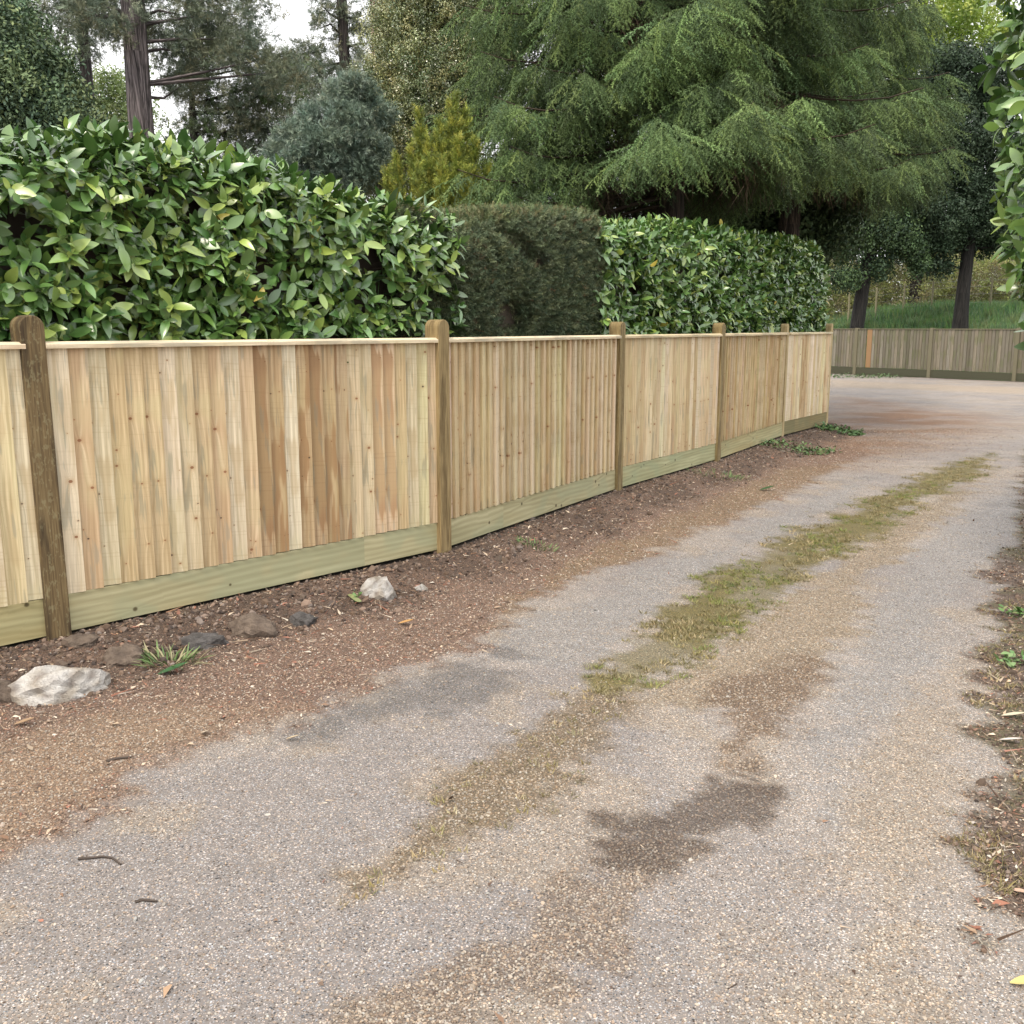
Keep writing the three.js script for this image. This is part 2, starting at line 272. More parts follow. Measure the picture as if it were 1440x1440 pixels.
const boardMats = [[0.95, 0.95, 0.95], [0.86, 0.83, 0.8], [0.81, 0.79, 0.72], [0.95, 0.91, 0.91], [0.87, 0.86, 0.78], [0.75, 0.71, 0.63], [0.91, 0.9, 0.85]].map((c) => new THREE.MeshStandardMaterial({ map: boardAtlas, color: new THREE.Color().setRGB(...c), roughness: 0.78, bumpMap: boardAtlas, bumpScale: 0.0012 }));
const brownMats = [[0.66, 0.6, 0.54], [0.74, 0.69, 0.61]].map((c) => new THREE.MeshStandardMaterial({ map: boardAtlas, color: new THREE.Color().setRGB(...c), roughness: 0.78, bumpMap: boardAtlas, bumpScale: 0.0012 }));
const gravelTex = (() => { seed(9); const kn = []; for (let i = 0; i < 26; i++) kn.push([rr(0, 1024), rr(0, 256), rr(2.5, 5)]); return texture(1024, 256, (x, y) => {
  const row = Math.floor(y / 64), o = row * 31.7; let wy = y, k = 0; for (const [kx, ky, r] of kn) { const dx = (x - kx) * 0.7, dy = y - ky, d = Math.hypot(dx, dy); if (d < 40) wy += dy / Math.max(Math.hypot(dx * 0.3, dy), 1) * r * 2 * Math.exp(-Math.hypot(dx * 0.3, dy) / (r * 2.4)); if (d < r) k = Math.max(k, sstep(r, r * 0.4, d)); }
  const g = fbm(x * 0.006 + o, wy * 0.09, 3), b = 0.5 + 0.5 * Math.sin(wy * 0.62 + 12 * fbm(x * 0.003 + o, wy * 0.02, 2)), f = noise(x * 0.03, wy * 0.8);
  const v = (g - 0.5) * 34 + (b - 0.5) * 18 + (f - 0.5) * 12; let c = [180 + v, 174 + v, 138 + v]; c = mix3(c, [160, 168, 138], 0.4 * sstep(0.5, 0.7, fbm(x * 0.01 + 9, y * 0.02 + o, 3))); c = mix3(c, [188, 168, 122], 0.35 * sstep(0.55, 0.75, fbm(x * 0.004, y * 0.03 + o + 50, 2)));
  return mix3(c, [80, 70, 46], k * 0.85); }); })();
const gravelMats = [[0.84, 0.82, 0.78], [0.76, 0.8, 0.74], [0.76, 0.73, 0.62], [0.42, 0.37, 0.27]].map((c) => new THREE.MeshStandardMaterial({ map: gravelTex, color: new THREE.Color().setRGB(...c), roughness: 0.85, bumpMap: gravelTex, bumpScale: 0.0015 }));
const postTexture = (base, dark, lichen, sd) => texture(256, 1024, (x, y) => {
  const g = fbm(x * 0.06 + sd, y * 0.006 + sd, 4), f = noise(x * 0.5 + sd, y * 0.02); let c = mix3(base, dark, sstep(0.35, 0.68, g)); const v = (f - 0.5) * 34; c = [c[0] + v, c[1] + v, c[2] + v * 0.8];
  if (lichen) { const l = fbm(x * 0.09 + 3, y * 0.05 + sd, 4), l2 = noise(x * 0.35, y * 0.16 + sd); c = mix3(c, [168, 172, 138], lichen * sstep(0.6, 0.7, l * 0.75 + l2 * 0.3)); }
  return c; });
const postMat = (t) => { t.repeat.set(2, 1 / 1.7); return new THREE.MeshStandardMaterial({ map: t, roughness: 0.88, bumpMap: t, bumpScale: 0.002 }); };
const postMats = [postMat(postTexture([108, 90, 60], [74, 60, 38], 0.25, 3)), postMat(postTexture([142, 122, 84], [108, 90, 58], 0.06, 21)), postMat(postTexture([136, 118, 80], [102, 86, 54], 0.15, 47)), postMat(postTexture([170, 152, 112], [134, 116, 78], 0.1, 81))];
function boardGeo(w, h, flip, strip) {                              // feather-edged: thin along one side, thick along the other
  const zb = [0, 0.005], zf = [0.004, flip ? 0.036 : 0.027], x = [0, w], P = (i, y, front) => [(flip ? w - x[i] : x[i]) - w / 2, y, (front ? zf : zb)[i]];
  const pos = [], uv = [], idx = []; const u = (i) => (strip + 0.06 + 0.88 * i) / 16;
  const quad = (a, b, c, d, us) => { const o = pos.length / 3; pos.push(...a, ...b, ...c, ...d); uv.push(...us); flip ? idx.push(o, o + 2, o + 1, o, o + 3, o + 2) : idx.push(o, o + 1, o + 2, o, o + 2, o + 3); };
  const U = (i, j) => [u(i), 0, u(j), 0, u(j), 1, u(i), 1];
  quad(P(0, 0, 1), P(1, 0, 1), P(1, h, 1), P(0, h, 1), U(0, 1)); quad(P(1, 0, 0), P(0, 0, 0), P(0, h, 0), P(1, h, 0), U(1, 0));
  quad(P(1, 0, 1), P(1, 0, 0), P(1, h, 0), P(1, h, 1), U(0.8, 0.95)); quad(P(0, 0, 0), P(0, 0, 1), P(0, h, 1), P(0, h, 0), U(0.05, 0.1));
  quad(P(0, h, 1), P(1, h, 1), P(1, h, 0), P(0, h, 0), U(0, 1)); quad(P(0, 0, 0), P(1, 0, 0), P(1, 0, 1), P(0, 0, 1), U(0, 1));
  const g = new THREE.BufferGeometry(); g.setAttribute('position', new THREE.Float32BufferAttribute(pos, 3)); g.setAttribute('uv', new THREE.Float32BufferAttribute(uv, 2)); g.setIndex(idx); const q = g.toNonIndexed(); q.computeVertexNormals(); return q;
}
function barGeo(L, profile, mapU) {                                 // a profile [[y,z]...] run along x
  const pos = [], uv = [], idx = [], n = profile.length; let per = 0;
  for (let i = 0; i < n; i++) { const a = profile[i], b = profile[(i + 1) % n], o = pos.length / 3, e = Math.hypot(a[0] - b[0], a[1] - b[1]); pos.push(0, a[0], a[1], L, a[0], a[1], L, b[0], b[1], 0, b[0], b[1]); uv.push(...mapU(0, per), ...mapU(L, per), ...mapU(L, per + e), ...mapU(0, per + e)); idx.push(o, o + 1, o + 2, o, o + 2, o + 3); per += e; }
  for (const X of [0, L]) { const o = pos.length / 3; for (const [y, z] of profile) { pos.push(X, y, z); uv.push(...mapU(z, y)); } for (let i = 1; i + 1 < n; i++) X ? idx.push(o, o + i + 1, o + i) : idx.push(o, o + i, o + i + 1); }
  const g = new THREE.BufferGeometry(); g.setAttribute('position', new THREE.Float32BufferAttribute(pos, 3)); g.setAttribute('uv', new THREE.Float32BufferAttribute(uv, 2)); g.setIndex(idx); const q = g.toNonIndexed(); q.computeVertexNormals(); return q;
}
function postGeo(w, d, h, round = true, b = 0.005) {                 // round-headed post; x along the fence, front at z = d
  const s = new THREE.Shape(), r = w / 2 - b; s.moveTo(-r, -0.25); s.lineTo(r, -0.25);
  if (round) { s.lineTo(r, h - r * 0.95); for (let i = 1; i < 12; i++) { const a = i / 12 * Math.PI; s.lineTo(r * Math.cos(a), h - r * 0.95 + r * 0.95 * Math.sin(a)); } s.lineTo(-r, h - r * 0.95); } else { s.lineTo(r, h); s.lineTo(-r, h); }
  const g = new THREE.ExtrudeGeometry(s, { depth: d - 2 * b, bevelEnabled: true, bevelThickness: b, bevelSize: b, bevelSegments: 2 }); g.translate(0, 0, b);
  const P = g.attributes.position, N = g.attributes.normal, T = g.attributes.uv; for (let i = 0; i < P.count; i++) T.setXY(i, Math.abs(N.getX(i)) > 0.5 ? P.getZ(i) + 0.3 : P.getX(i), P.getY(i)); return g;
}
{ // the new fence along the drive
  seed(31);
  const RAIL = 1.63, GTOP = BASE + 0.212, origin = POSTS[1].clone(), fence = thing('timber_fence', 'new pale softwood closeboard fence with round-topped posts below the hedges', 'fence', origin);
  const lb = 1.3, geos = [0, 1].map((f) => Array.from({ length: 16 }, (_, k) => boardGeo(0.125, lb, !!f, k)));
  const place = (m, p, ang) => { m.position.copy(p).sub(origin); m.rotation.y = ang; return m; };
  const capU = (x, p) => [0.01 + p * 0.3, x / 1.3], grU = (k) => (x, p) => [x / 3.2 + k * 0.37, (k % 4) * 0.25 + 0.02 + p * 1.0];
  for (let i = 0; i < POSTS.length; i++) {
    const a = POSTS[Math.max(0, i - 1)], b = POSTS[Math.min(POSTS.length - 1, i + 1)], d = b.clone().sub(a), ang = Math.atan2(-d.z, d.x);
    const n = V(Math.sin(ang), 0, Math.cos(ang)), thin = i >= 5;
    const m = place(mesh('fence_post', postGeo(thin ? 0.1 : 0.122, thin ? 0.1 : 0.125, (i === 1 ? 1.755 : i === 6 ? 1.76 : 1.75) - BASE), postMats[[0, 0, 1, 2, 2, 3, 3][i]], fence), POSTS[i].clone().addScaledVector(n, -0.078), ang);
    if (i === 1) { m.userData.label = 'old dark brown post spotted with pale lichen'; m.rotation.z = 0.006; }
  }
  for (let i = 0; i + 1 < POSTS.length; i++) {
    const a = POSTS[i], b = POSTS[i + 1], d = b.clone().sub(a), L0 = d.length(), L = L0 - 0.1, ang = Math.atan2(-d.z, d.x), t = d.clone().normalize(), n = V(Math.sin(ang), 0, Math.cos(ang));
    const start = a.clone().addScaledVector(t, 0.05), flip = i === 2 || i === 4, count = Math.round(L / (i === 2 || i === 4 ? 0.1 : 0.1)), step = L / count;
    let tone = 0;
    for (let k = 0; k < count; k++) {
      tone = Math.floor(rnd() * boardMats.length);
      const heart = i === 1 && [12, 13, 15, 16, 18].includes(k), strip = heart || (i === 1 && k === 17) ? 12 + (k % 4) : Math.floor(rnd() * (rnd() < 0.12 ? 16 : 12)), c = start.clone().addScaledVector(t, (k + 0.5) * step).addScaledVector(n, rr(-0.0015, 0.0015)); c.y = GTOP + 0.003 + rr(-0.002, 0.003);
      const m = place(mesh('board', geos[flip ? 1 : 0][strip], heart ? brownMats[k % 2] : boardMats[tone], fence), c, ang + rr(-0.012, 0.012)); m.rotation.z = rr(-0.0025, 0.0025); m.scale.x = clamp((step + 0.022) / 0.125, 0.8, 1.1);
      if (rnd() < 0.5) m.rotation.order = 'YXZ';
    }
    const cap = place(mesh('capping_rail', barGeo(L0 - 0.1, [[0, 0.052], [0.021, 0.052], [0.034, 0.028], [0.034, -0.004], [0.021, -0.028], [0, -0.028]], capU), boardMats[[3, 0, 0, 2, 2, 4][i]], fence), start.clone().setY(RAIL - 0.034), ang);
    const gb = place(mesh('gravel_board', barGeo(L0 - 0.1, [[0, 0.016], [0.198, 0.016], [0.2, 0.014], [0.2, -0.006], [0, -0.006]], grU(i)), gravelMats[[2, 0, 0, 1, 2, 3][i]], fence), start.clone().setY(BASE + 0.012), ang);
    for (const y of [0.55, 1.35]) place(mesh('back_rail', barGeo(L0 - 0.1, [[0, -0.002], [0.075, -0.002], [0.075, -0.06], [0, -0.06]], capU), boardMats[2], fence), start.clone().setY(y), ang);
    void cap; void gb;
  }
}
{ // the old grey fence across the end of the drive
  seed(32);
  const A = FF0.clone().addScaledVector(ffDir, -3.2), Ltot = 3.2 + FF1.distanceTo(FF0) + 2.6, ang = Math.atan2(-ffDir.z, ffDir.x); if (V(Math.sin(ang), 0, Math.cos(ang)).dot(ffN) < 0) throw new Error('far fence turned');
  const g = thing('weathered_fence', 'old grey weathered closeboard fence across the end of the drive', 'fence', A);
  const greyTex = texture(512, 512, (x, y) => { const k = Math.floor(x / 64), o = k * 13.7, gr = fbm(x * 0.2 + o, y * 0.006 + o, 3), v = (gr - 0.5) * 60 + (hash2(k, 3) - 0.5) * 34; let c = [116 + v * 0.8, 110 + v * 0.8, 97 + v * 0.8]; c = mix3(c, [98, 102, 70], 0.5 * sstep(0.45, 0.7, fbm(x * 0.03, y * 0.01 + 9, 3))); return c; });
  const mats = [[1, 1, 1], [0.88, 0.87, 0.84], [0.8, 0.82, 0.74], [1, 0.96, 0.9]].map((c) => new THREE.MeshStandardMaterial({ map: greyTex, color: new THREE.Color().setRGB(...c), roughness: 0.92 })), orange = std([0.27, 0.16, 0.075], 0.85), kick = std([0.06, 0.06, 0.035], 0.95), paleP = std([0.15, 0.135, 0.085], 0.9);
  const bg = Array.from({ length: 8 }, (_, k) => { const q = boardGeo(0.14, 1.36, false, 0), u = q.attributes.uv; for (let i = 0; i < u.count; i++) u.setX(i, (u.getX(i) * 16 + k) / 8); return q; });
  const postPx = onGround(1288, 532), pd = postPx.clone().sub(A).dot(ffDir), od = onGround(1228, 527).sub(A).dot(ffDir);
  for (let k = 0, x = 0.06; x < Ltot; x += 0.118, k++) { if (Math.abs(x - od) < 0.11) continue; const m = mesh('board', pick(bg), pick(mats), g); m.position.copy(ffDir).multiplyScalar(x).setY(0.27 + rr(-0.006, 0.006)); m.rotation.y = ang + rr(-0.02, 0.02); }
  { const m = mesh('replacement_board', barGeo(0.2, [[0, 0.03], [1.36, 0.03], [1.36, 0], [0, 0]], (x, p) => [x, p]), orange, g); m.position.copy(ffDir).multiplyScalar(od - 0.1).setY(0.27); m.rotation.y = ang; m.userData.label = 'newer orange brown board'; }
  for (let x = pd - 6; x < Ltot + 1; x += 3) { if (x < 0) continue; const m = mesh('fence_post', postGeo(0.12, 0.12, 1.68, false), paleP, g); m.position.copy(ffDir).multiplyScalar(x).addScaledVector(ffN, -0.06); m.rotation.y = ang; }
  const bar = (name, y, h, z0, z1, mat) => { const m = mesh(name, barGeo(Ltot, [[0, z1], [h, z1], [h, z0], [0, z0]], (x, p) => [x, p]), mat, g); m.position.set(0, y, 0); m.rotation.y = ang; };
  bar('capping_rail', 1.632, 0.03, -0.03, 0.045, paleP); bar('gravel_board', 0.02, 0.24, -0.012, 0.02, kick);
}

// ------------------------------------------------------------------ foliage pieces
function leafGeo(W, fold, curl, rows = 6, cols = 1) {               // unit-long leaf along +y, face +z
  const pos = [], idx = []; for (let i = 0; i <= rows; i++) { const t = i / rows, w = W * 0.5 * Math.pow(Math.sin(Math.PI * Math.pow(clamp(t, 0.02, 0.985), 0.9)), 0.75), z = -curl * t * t; for (const s of [-1, 0, 1]) pos.push(s * w, t, z + Math.abs(s) * fold * w); }
  for (let i = 0; i < rows; i++) for (let k = 0; k < 2; k++) { const o = i * 3 + k; idx.push(o, o + 1, o + 4, o, o + 4, o + 3); }
  return geoOf(pos, idx);
}
function needles(out, p0, dir, len, nl, nw, n, spread = 0.85, flat = null) {   // needles round a shoot, as thin triangles
  const a = (Math.abs(dir.y) < 0.9 ? UP : V(1, 0, 0)).clone().cross(dir).normalize(), b = dir.clone().cross(a);
  for (let i = 0; i < n; i++) {
    const t = (i + rnd()) / n, ph = flat ? (rnd() < 0.5 ? 0 : Math.PI) + rr(-0.35, 0.35) : rr(0, 6.283), o = a.clone().multiplyScalar(Math.cos(ph)).addScaledVector(b, Math.sin(ph)), p = p0.clone().addScaledVector(dir, len * t);
    const q = p.clone().addScaledVector(dir, nl * (1 - spread * 0.6) * rr(0.7, 1.1)).addScaledVector(o, nl * spread * rr(0.7, 1.1)), s = dir.clone().cross(o).multiplyScalar(0.35).addScaledVector(dir, 0.9).normalize().multiplyScalar(nw);
    out.push(p.x - s.x, p.y - s.y, p.z - s.z, p.x + s.x, p.y + s.y, p.z + s.z, q.x, q.y, q.z);
  }
}
const soup = (a) => { const g = new THREE.BufferGeometry(); g.setAttribute('position', new THREE.Float32BufferAttribute(a, 3)); g.computeVertexNormals(); return g; };
function stick(out, a, b, r) { const d = b.clone().sub(a).normalize(), x = (Math.abs(d.y) < 0.9 ? UP : V(1, 0, 0)).clone().cross(d).normalize().multiplyScalar(r), y = d.clone().cross(x); const c = [0, 2.1, 4.2].map((t) => x.clone().multiplyScalar(Math.cos(t)).addScaledVector(y, Math.sin(t))); for (let i = 0; i < 3; i++) { const u = c[i], v = c[(i + 1) % 3]; out.push(a.x + u.x, a.y + u.y, a.z + u.z, a.x + v.x, a.y + v.y, a.z + v.z, b.x, b.y, b.z); } }
seed(101);
const spruceSprays = [0, 1, 2].map(() => {                           // hanging shoots to either side of a twig; local y outward, -z hangs down
  const o = []; const bend = rr(-0.1, 0.1); let p = V(0, 0, 0);
  for (let i = 0; i < 6; i++) { const d = V(bend, 1, -0.12 - 0.05 * i).normalize(), L = 0.17; needles(o, p, d, L, 0.05, 0.011, 12); for (const s of [-1, 1]) { if (i > 4 && s > 0) continue; const sd = V(s * rr(0.45, 0.9), rr(0.4, 0.8), rr(-0.85, -0.15)).normalize(), sl = rr(0.22, 0.42) * (1 - i * 0.08); needles(o, p.clone().addScaledVector(d, rr(0, L)), sd, sl, 0.046, 0.011, Math.round(sl * 62)); } p = p.clone().addScaledVector(d, L); }
  return soup(o);
});
const pineTuft = [0, 1].map(() => { const o = []; for (let i = 0; i < 7; i++) { const d = randDir(); d.y = Math.abs(d.y) * 0.8 + 0.1; d.normalize(); needles(o, d.clone().multiplyScalar(0.15), d, rr(0.2, 0.5), 0.3, 0.02, 12, 0.75); } return soup(o); });
const leafBunch = (n, size, fatness) => { const o = []; for (let i = 0; i < n; i++) { const p = randDir().multiplyScalar(0.5 * Math.cbrt(rnd())), d = randDir(), m = randDir().cross(d).normalize().multiplyScalar(size * fatness), l = d.multiplyScalar(size); const a = p.clone().sub(l), b = p.clone().add(l), c = p.clone().add(m), e = p.clone().sub(m); o.push(...a, ...c, ...b, ...a, ...b, ...e); } return soup(o); };
const bunch = [leafBunch(34, 0.1, 0.5), leafBunch(34, 0.1, 0.5)], smallBunch = [leafBunch(60, 0.07, 0.5), leafBunch(60, 0.07, 0.5)], sparseBunch = leafBunch(15, 0.08, 0.5);
const yewSprig = [0, 1].map(() => { const o = []; for (let i = 0; i < 5; i++) { const d = V(rr(-0.7, 0.7), 1, rr(-0.7, 0.7)).normalize(); needles(o, V(0, 0.1 * i, 0), d, rr(0.5, 0.9), 0.26, 0.03, 13, 0.85, true); } return soup(o); });
const deadTwig = (() => { const o = []; for (let i = 0; i < 9; i++) { const a = V(rr(-0.2, 0.2), i * 0.11, 0), b = a.clone().add(V(rr(-0.5, 0.5), rr(0.1, 0.4), rr(-0.9, -0.2))); stick(o, a, b, 0.012); } stick(o, V(0, 0, 0), V(0, 1.1, -0.2), 0.014); return soup(o); })();
const vary = (c, k = 0.25) => { const f = rr(1 - k, 1 + k), h = rr(-0.08, 0.08); return [Math.max(0, c[0] * f * (1 + h)), c[1] * f, Math.max(0, c[2] * f * (1 - h))]; };
const gloss = (c) => new THREE.MeshPhysicalMaterial({ color: new THREE.Color().setRGB(...c), roughness: 0.36, ior: 1.6, clearcoat: 0.5, clearcoatRoughness: 0.25 }), leafMat = gloss([1, 1, 1]), needleMat = std([1, 1, 1], 0.7), softLeaf = new THREE.MeshPhysicalMaterial({ color: 0xffffff, roughness: 0.85, transmission: 0.5, thickness: 0 }), twigMat = std([0.07, 0.05, 0.035], 0.95);
const barkTex = texture(256, 512, (x, y) => { const a = x / 256 * 6.283, n = fbm(6 + 3 * Math.cos(a) * 2, y * 0.012 + 3 * Math.sin(a), 4), f = fbm(30 + 14 * Math.cos(a), y * 0.04 + 9 * Math.sin(a), 3), v = 80 + 230 * (n - 0.4) + 120 * (f - 0.5); return [v + 40, v + 38, v + 38]; });
barkTex.repeat.set(1, 0.5);
const bark = (c) => new THREE.MeshStandardMaterial({ map: barkTex, color: new THREE.Color().setRGB(...c), roughness: 0.95, bumpMap: barkTex, bumpScale: 0.03 });

// ------------------------------------------------------------------ hedges
// points along the fence line, set back behind it
function along(dist) { let i = 0; while (i + 2 < POSTS.length && dist > POSTS[i].distanceTo(POSTS[i + 1])) { dist -= POSTS[i].distanceTo(POSTS[i + 1]); i++; } const d = POSTS[i + 1].clone().sub(POSTS[i]).normalize(); return { p: POSTS[i].clone().addScaledVector(d, dist).setY(0), d, n: V(-d.z, 0, d.x) }; }
const arc = POSTS.map((p, i) => POSTS.slice(0, i + 1).reduce((s, q, k) => s + (k ? q.distanceTo(POSTS[k - 1]) : 0), 0));
const frontN = (o) => (o.n.dot(V(-o.p.x + 3, 0, -o.p.z)) > 0 ? o.n : o.n.clone().negate());
function hedgeFrame(s, setback, topY, depth, rise, round) {          // v in 0..1: up the face, over the shoulder, back across the top
  return (v) => {
    const o = along(s), n = frontN(o); const faceH = topY - rise, tot = faceH - 0.2 + round * 1.57 + depth; let l = v * tot, y, off, nor;
    if (l < faceH - round + 0.0) { y = 0.2 + l; off = 0; nor = n.clone(); }
    else if (l < faceH - round + round * 1.57) { const a = (l - (faceH - round)) / round; y = 0.2 + faceH - round + round * Math.sin(a); off = round * (1 - Math.cos(a)); nor = n.clone().multiplyScalar(Math.cos(a)).add(UP.clone().multiplyScalar(Math.sin(a))); }
    else { y = 0.2 + faceH; off = round + (l - (faceH - round + round * 1.57)); nor = UP.clone(); }
    return { p: o.p.clone().addScaledVector(n, -setback - off).setY(y), n: nor, d: o.d, f: n };
  };
}
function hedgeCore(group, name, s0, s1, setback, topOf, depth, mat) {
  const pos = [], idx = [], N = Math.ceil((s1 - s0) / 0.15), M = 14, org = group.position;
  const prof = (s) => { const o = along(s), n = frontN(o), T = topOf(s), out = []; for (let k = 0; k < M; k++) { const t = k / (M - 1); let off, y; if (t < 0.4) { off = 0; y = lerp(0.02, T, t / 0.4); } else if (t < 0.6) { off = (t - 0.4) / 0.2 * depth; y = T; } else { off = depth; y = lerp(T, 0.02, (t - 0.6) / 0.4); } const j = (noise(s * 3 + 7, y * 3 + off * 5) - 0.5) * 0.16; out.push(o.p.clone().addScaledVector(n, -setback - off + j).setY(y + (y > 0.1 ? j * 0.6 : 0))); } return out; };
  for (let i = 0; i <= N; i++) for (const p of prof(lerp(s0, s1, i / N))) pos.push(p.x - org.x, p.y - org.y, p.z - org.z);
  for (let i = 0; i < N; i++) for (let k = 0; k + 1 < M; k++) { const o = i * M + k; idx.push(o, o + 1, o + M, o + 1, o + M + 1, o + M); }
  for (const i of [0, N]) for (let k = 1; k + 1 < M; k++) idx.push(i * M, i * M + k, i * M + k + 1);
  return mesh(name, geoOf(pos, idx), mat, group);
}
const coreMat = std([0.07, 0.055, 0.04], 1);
const laurelLeaves = [leafGeo(0.44, 0.2, 0.18), leafGeo(0.4, 0.4, 0.38), leafGeo(0.5, 0.12, -0.1)];
const LAUREL = [[0.05, 0.12, 0.026], [0.075, 0.16, 0.035], [0.105, 0.2, 0.045], [0.15, 0.25, 0.055], [0.25, 0.34, 0.075], [0.5, 0.4, 0.08]];
const laurelMats = LAUREL.map(gloss);
function shoot(list, p, dir, n, size, mats, spread = [0.5, 1.25]) {  // a whorl of leaves along a young stem
  const d = dir.clone().normalize(), a = (Math.abs(d.y) < 0.9 ? UP : V(1, 0, 0)).clone().cross(d).normalize(), b = d.clone().cross(a); let ph = rr(0, 6.28);
  for (let i = 0; i < n; i++) {
    ph += 2.4; const t = i / n, tilt = lerp(spread[1], spread[0], t) + rr(-0.15, 0.15), o = a.clone().multiplyScalar(Math.cos(ph)).addScaledVector(b, Math.sin(ph));
    const ld = d.clone().multiplyScalar(Math.cos(tilt)).addScaledVector(o, Math.sin(tilt)); ld.y -= rr(0, 0.45); ld.addScaledVector(randDir(), 0.28).normalize();
    const nm = d.clone().multiplyScalar(Math.sin(tilt)).addScaledVector(o, -Math.cos(tilt)).addScaledVector(UP, 0.5).addScaledVector(randDir(), 0.5), L = size * rr(0.5, 1.2) * (t > 0.8 ? 0.75 : 1);
    list.push({ m: basis(p.clone().addScaledVector(d, size * 0.75 * t), ld, nm, L, L, L), k: mats[Math.min(mats.length - 1, Math.floor(rnd() * mats.length))], g: Math.floor(rnd() * 3), L });
  }
}
function laurelOut(group, list, score) {                             // the 300 that show largest as leaves of their own, the rest as one mass
  const back = new THREE.Matrix4().makeTranslation(-group.position.x, -group.position.y, -group.position.z);
  list.forEach((l) => { l.m.premultiply(back); l.s = score(l); }); list.sort((a, b) => b.s - a.s);
  list.slice(0, 300).forEach((l) => { const m = mesh('leaf', laurelLeaves[l.g], laurelMats[l.k], group); l.m.decompose(m.position, m.quaternion, m.scale); });
  const rest = list.slice(300); for (let g = 0; g < 3; g++) copies('foliage', laurelLeaves[g], leafMat, rest.filter((l) => l.g === g).map((l) => [l.m, vary(LAUREL[l.k], 0.3)]), group);
}
const facing = (l, group) => { const e = l.m.elements, p = V(e[12], e[13], e[14]).add(group.position), n = V(e[8], e[9], e[10]).normalize(), v = V(0, EYE, 0).sub(p), d = v.length(); v.divideScalar(d); const pr = p.clone(); const px = 720 + F * pr.x / (-pr.z * Math.cos(PITCH) + (EYE - pr.y) * Math.sin(PITCH)); return l.L * Math.sqrt(Math.abs(n.dot(v)) + 0.05) / d + (px < 10 || px > 1430 ? -1 : 0) + (p.y < 1.62 ? -1 : 0) + (l.deep ? -1 : 0); };
function laurelHedge(label, s0, s1, setback, topOf, depth, count, size, sd, sparse) {
  seed(sd); const o0 = along((s0 + s1) / 2), n0 = frontN(o0), g = thing('laurel_hedge', label, 'hedge', o0.p.clone().addScaledVector(n0, -setback - depth / 2));
  hedgeCore(g, 'inner_twigs', s0 + 0.2, s1 - 0.2, setback + 0.26, (s) => topOf(s) - 0.16, depth - 0.35, coreMat);
  const list = [], stems = [];
  for (let i = 0; i < count; i++) {
    const s = rr(s0, s1), T = topOf(s); let q, deep = rnd() < 0.35 ? rr(0.08, 0.25) : rr(-0.03, 0.1), v = rr(0, 1);
    const fr = hedgeFrame(s, setback, T - 0.2, depth * 0.75, 0, 0.24); q = fr(v); if (q.p.y < 1.25 && s < s1 - 0.8) continue;
    const endk = sstep(s1 - 0.7, s1, s) * (s1 > arc[5] ? 1 : 0); const n = q.n.clone().addScaledVector(q.d, endk * 1.6).normalize(); const bulge = 0.2 * (fbm(s * 1.6 + sd, q.p.y * 2.2, 3) - 0.5);
    const p = q.p.clone().addScaledVector(n, bulge - deep).addScaledVector(q.f, -endk * endk * 0.5); if (endk) p.y -= endk * endk * 0.35;
    if (sparse && rnd() < sparse(s, p.y)) continue;
    const dir = n.clone().addScaledVector(UP, n.y > 0.7 ? 0.6 : rr(-0.1, 0.8)).addScaledVector(randDir(), 0.55), isTop = n.y > 0.45, b = list.length;
    shoot(list, p, dir, isTop ? 6 : 5 + Math.floor(rnd() * 4), size, rnd() < 0.3 ? [2, 3, 4, 4] : [0, 1, 1, 2, 2, 3], isTop ? [0.3, 1.1] : [0.5, 1.3]);
    if (deep > 0.1) for (let k = b; k < list.length; k++) list[k].deep = true;
    if (rnd() < 0.012) list[list.length - 1].k = 5;
    if (rnd() < 0.12) stick(stems, p.clone().addScaledVector(n, -0.25).sub(g.position), p.clone().addScaledVector(dir.normalize(), size * 0.6).sub(g.position), 0.005);
  }
  laurelOut(g, list, (l) => facing(l, g)); mesh('twigs', soup(stems), twigMat, g).userData.kind = 'stuff'; return g;
}
const S1 = arc[2] + 0.45, S2 = arc[3] - 0.02, S3 = arc[6] + 0.75;
laurelHedge('large-leaved laurel hedge behind the fence panel with the brown boards', -1.2, S1 + 0.15, 0.22, (s) => 2.68 + 0.1 * (fbm(s * 1.1, 3, 3) - 0.5) - 0.22 * sstep(arc[1] + 1.2, S1, s), 1.3, 6200, 0.122, 201, (s, y) => 0.75 * sstep(arc[2] - 0.7, arc[2] - 0.2, s) * (1 - sstep(2.0, 2.25, y)));
laurelHedge('laurel hedge past the clipped yew, running to the far end of the new fence', S2, S3, 0.24, (s) => 2.7 + 0.27 * sstep(arc[3], arc[5] + 0.5, s) - 0.4 * Math.pow(sstep(arc[5] + 1.2, S3 + 0.3, s), 2) + 0.08 * (fbm(s * 1.3, 9, 3) - 0.5), 1.4, 6000, 0.118, 202);
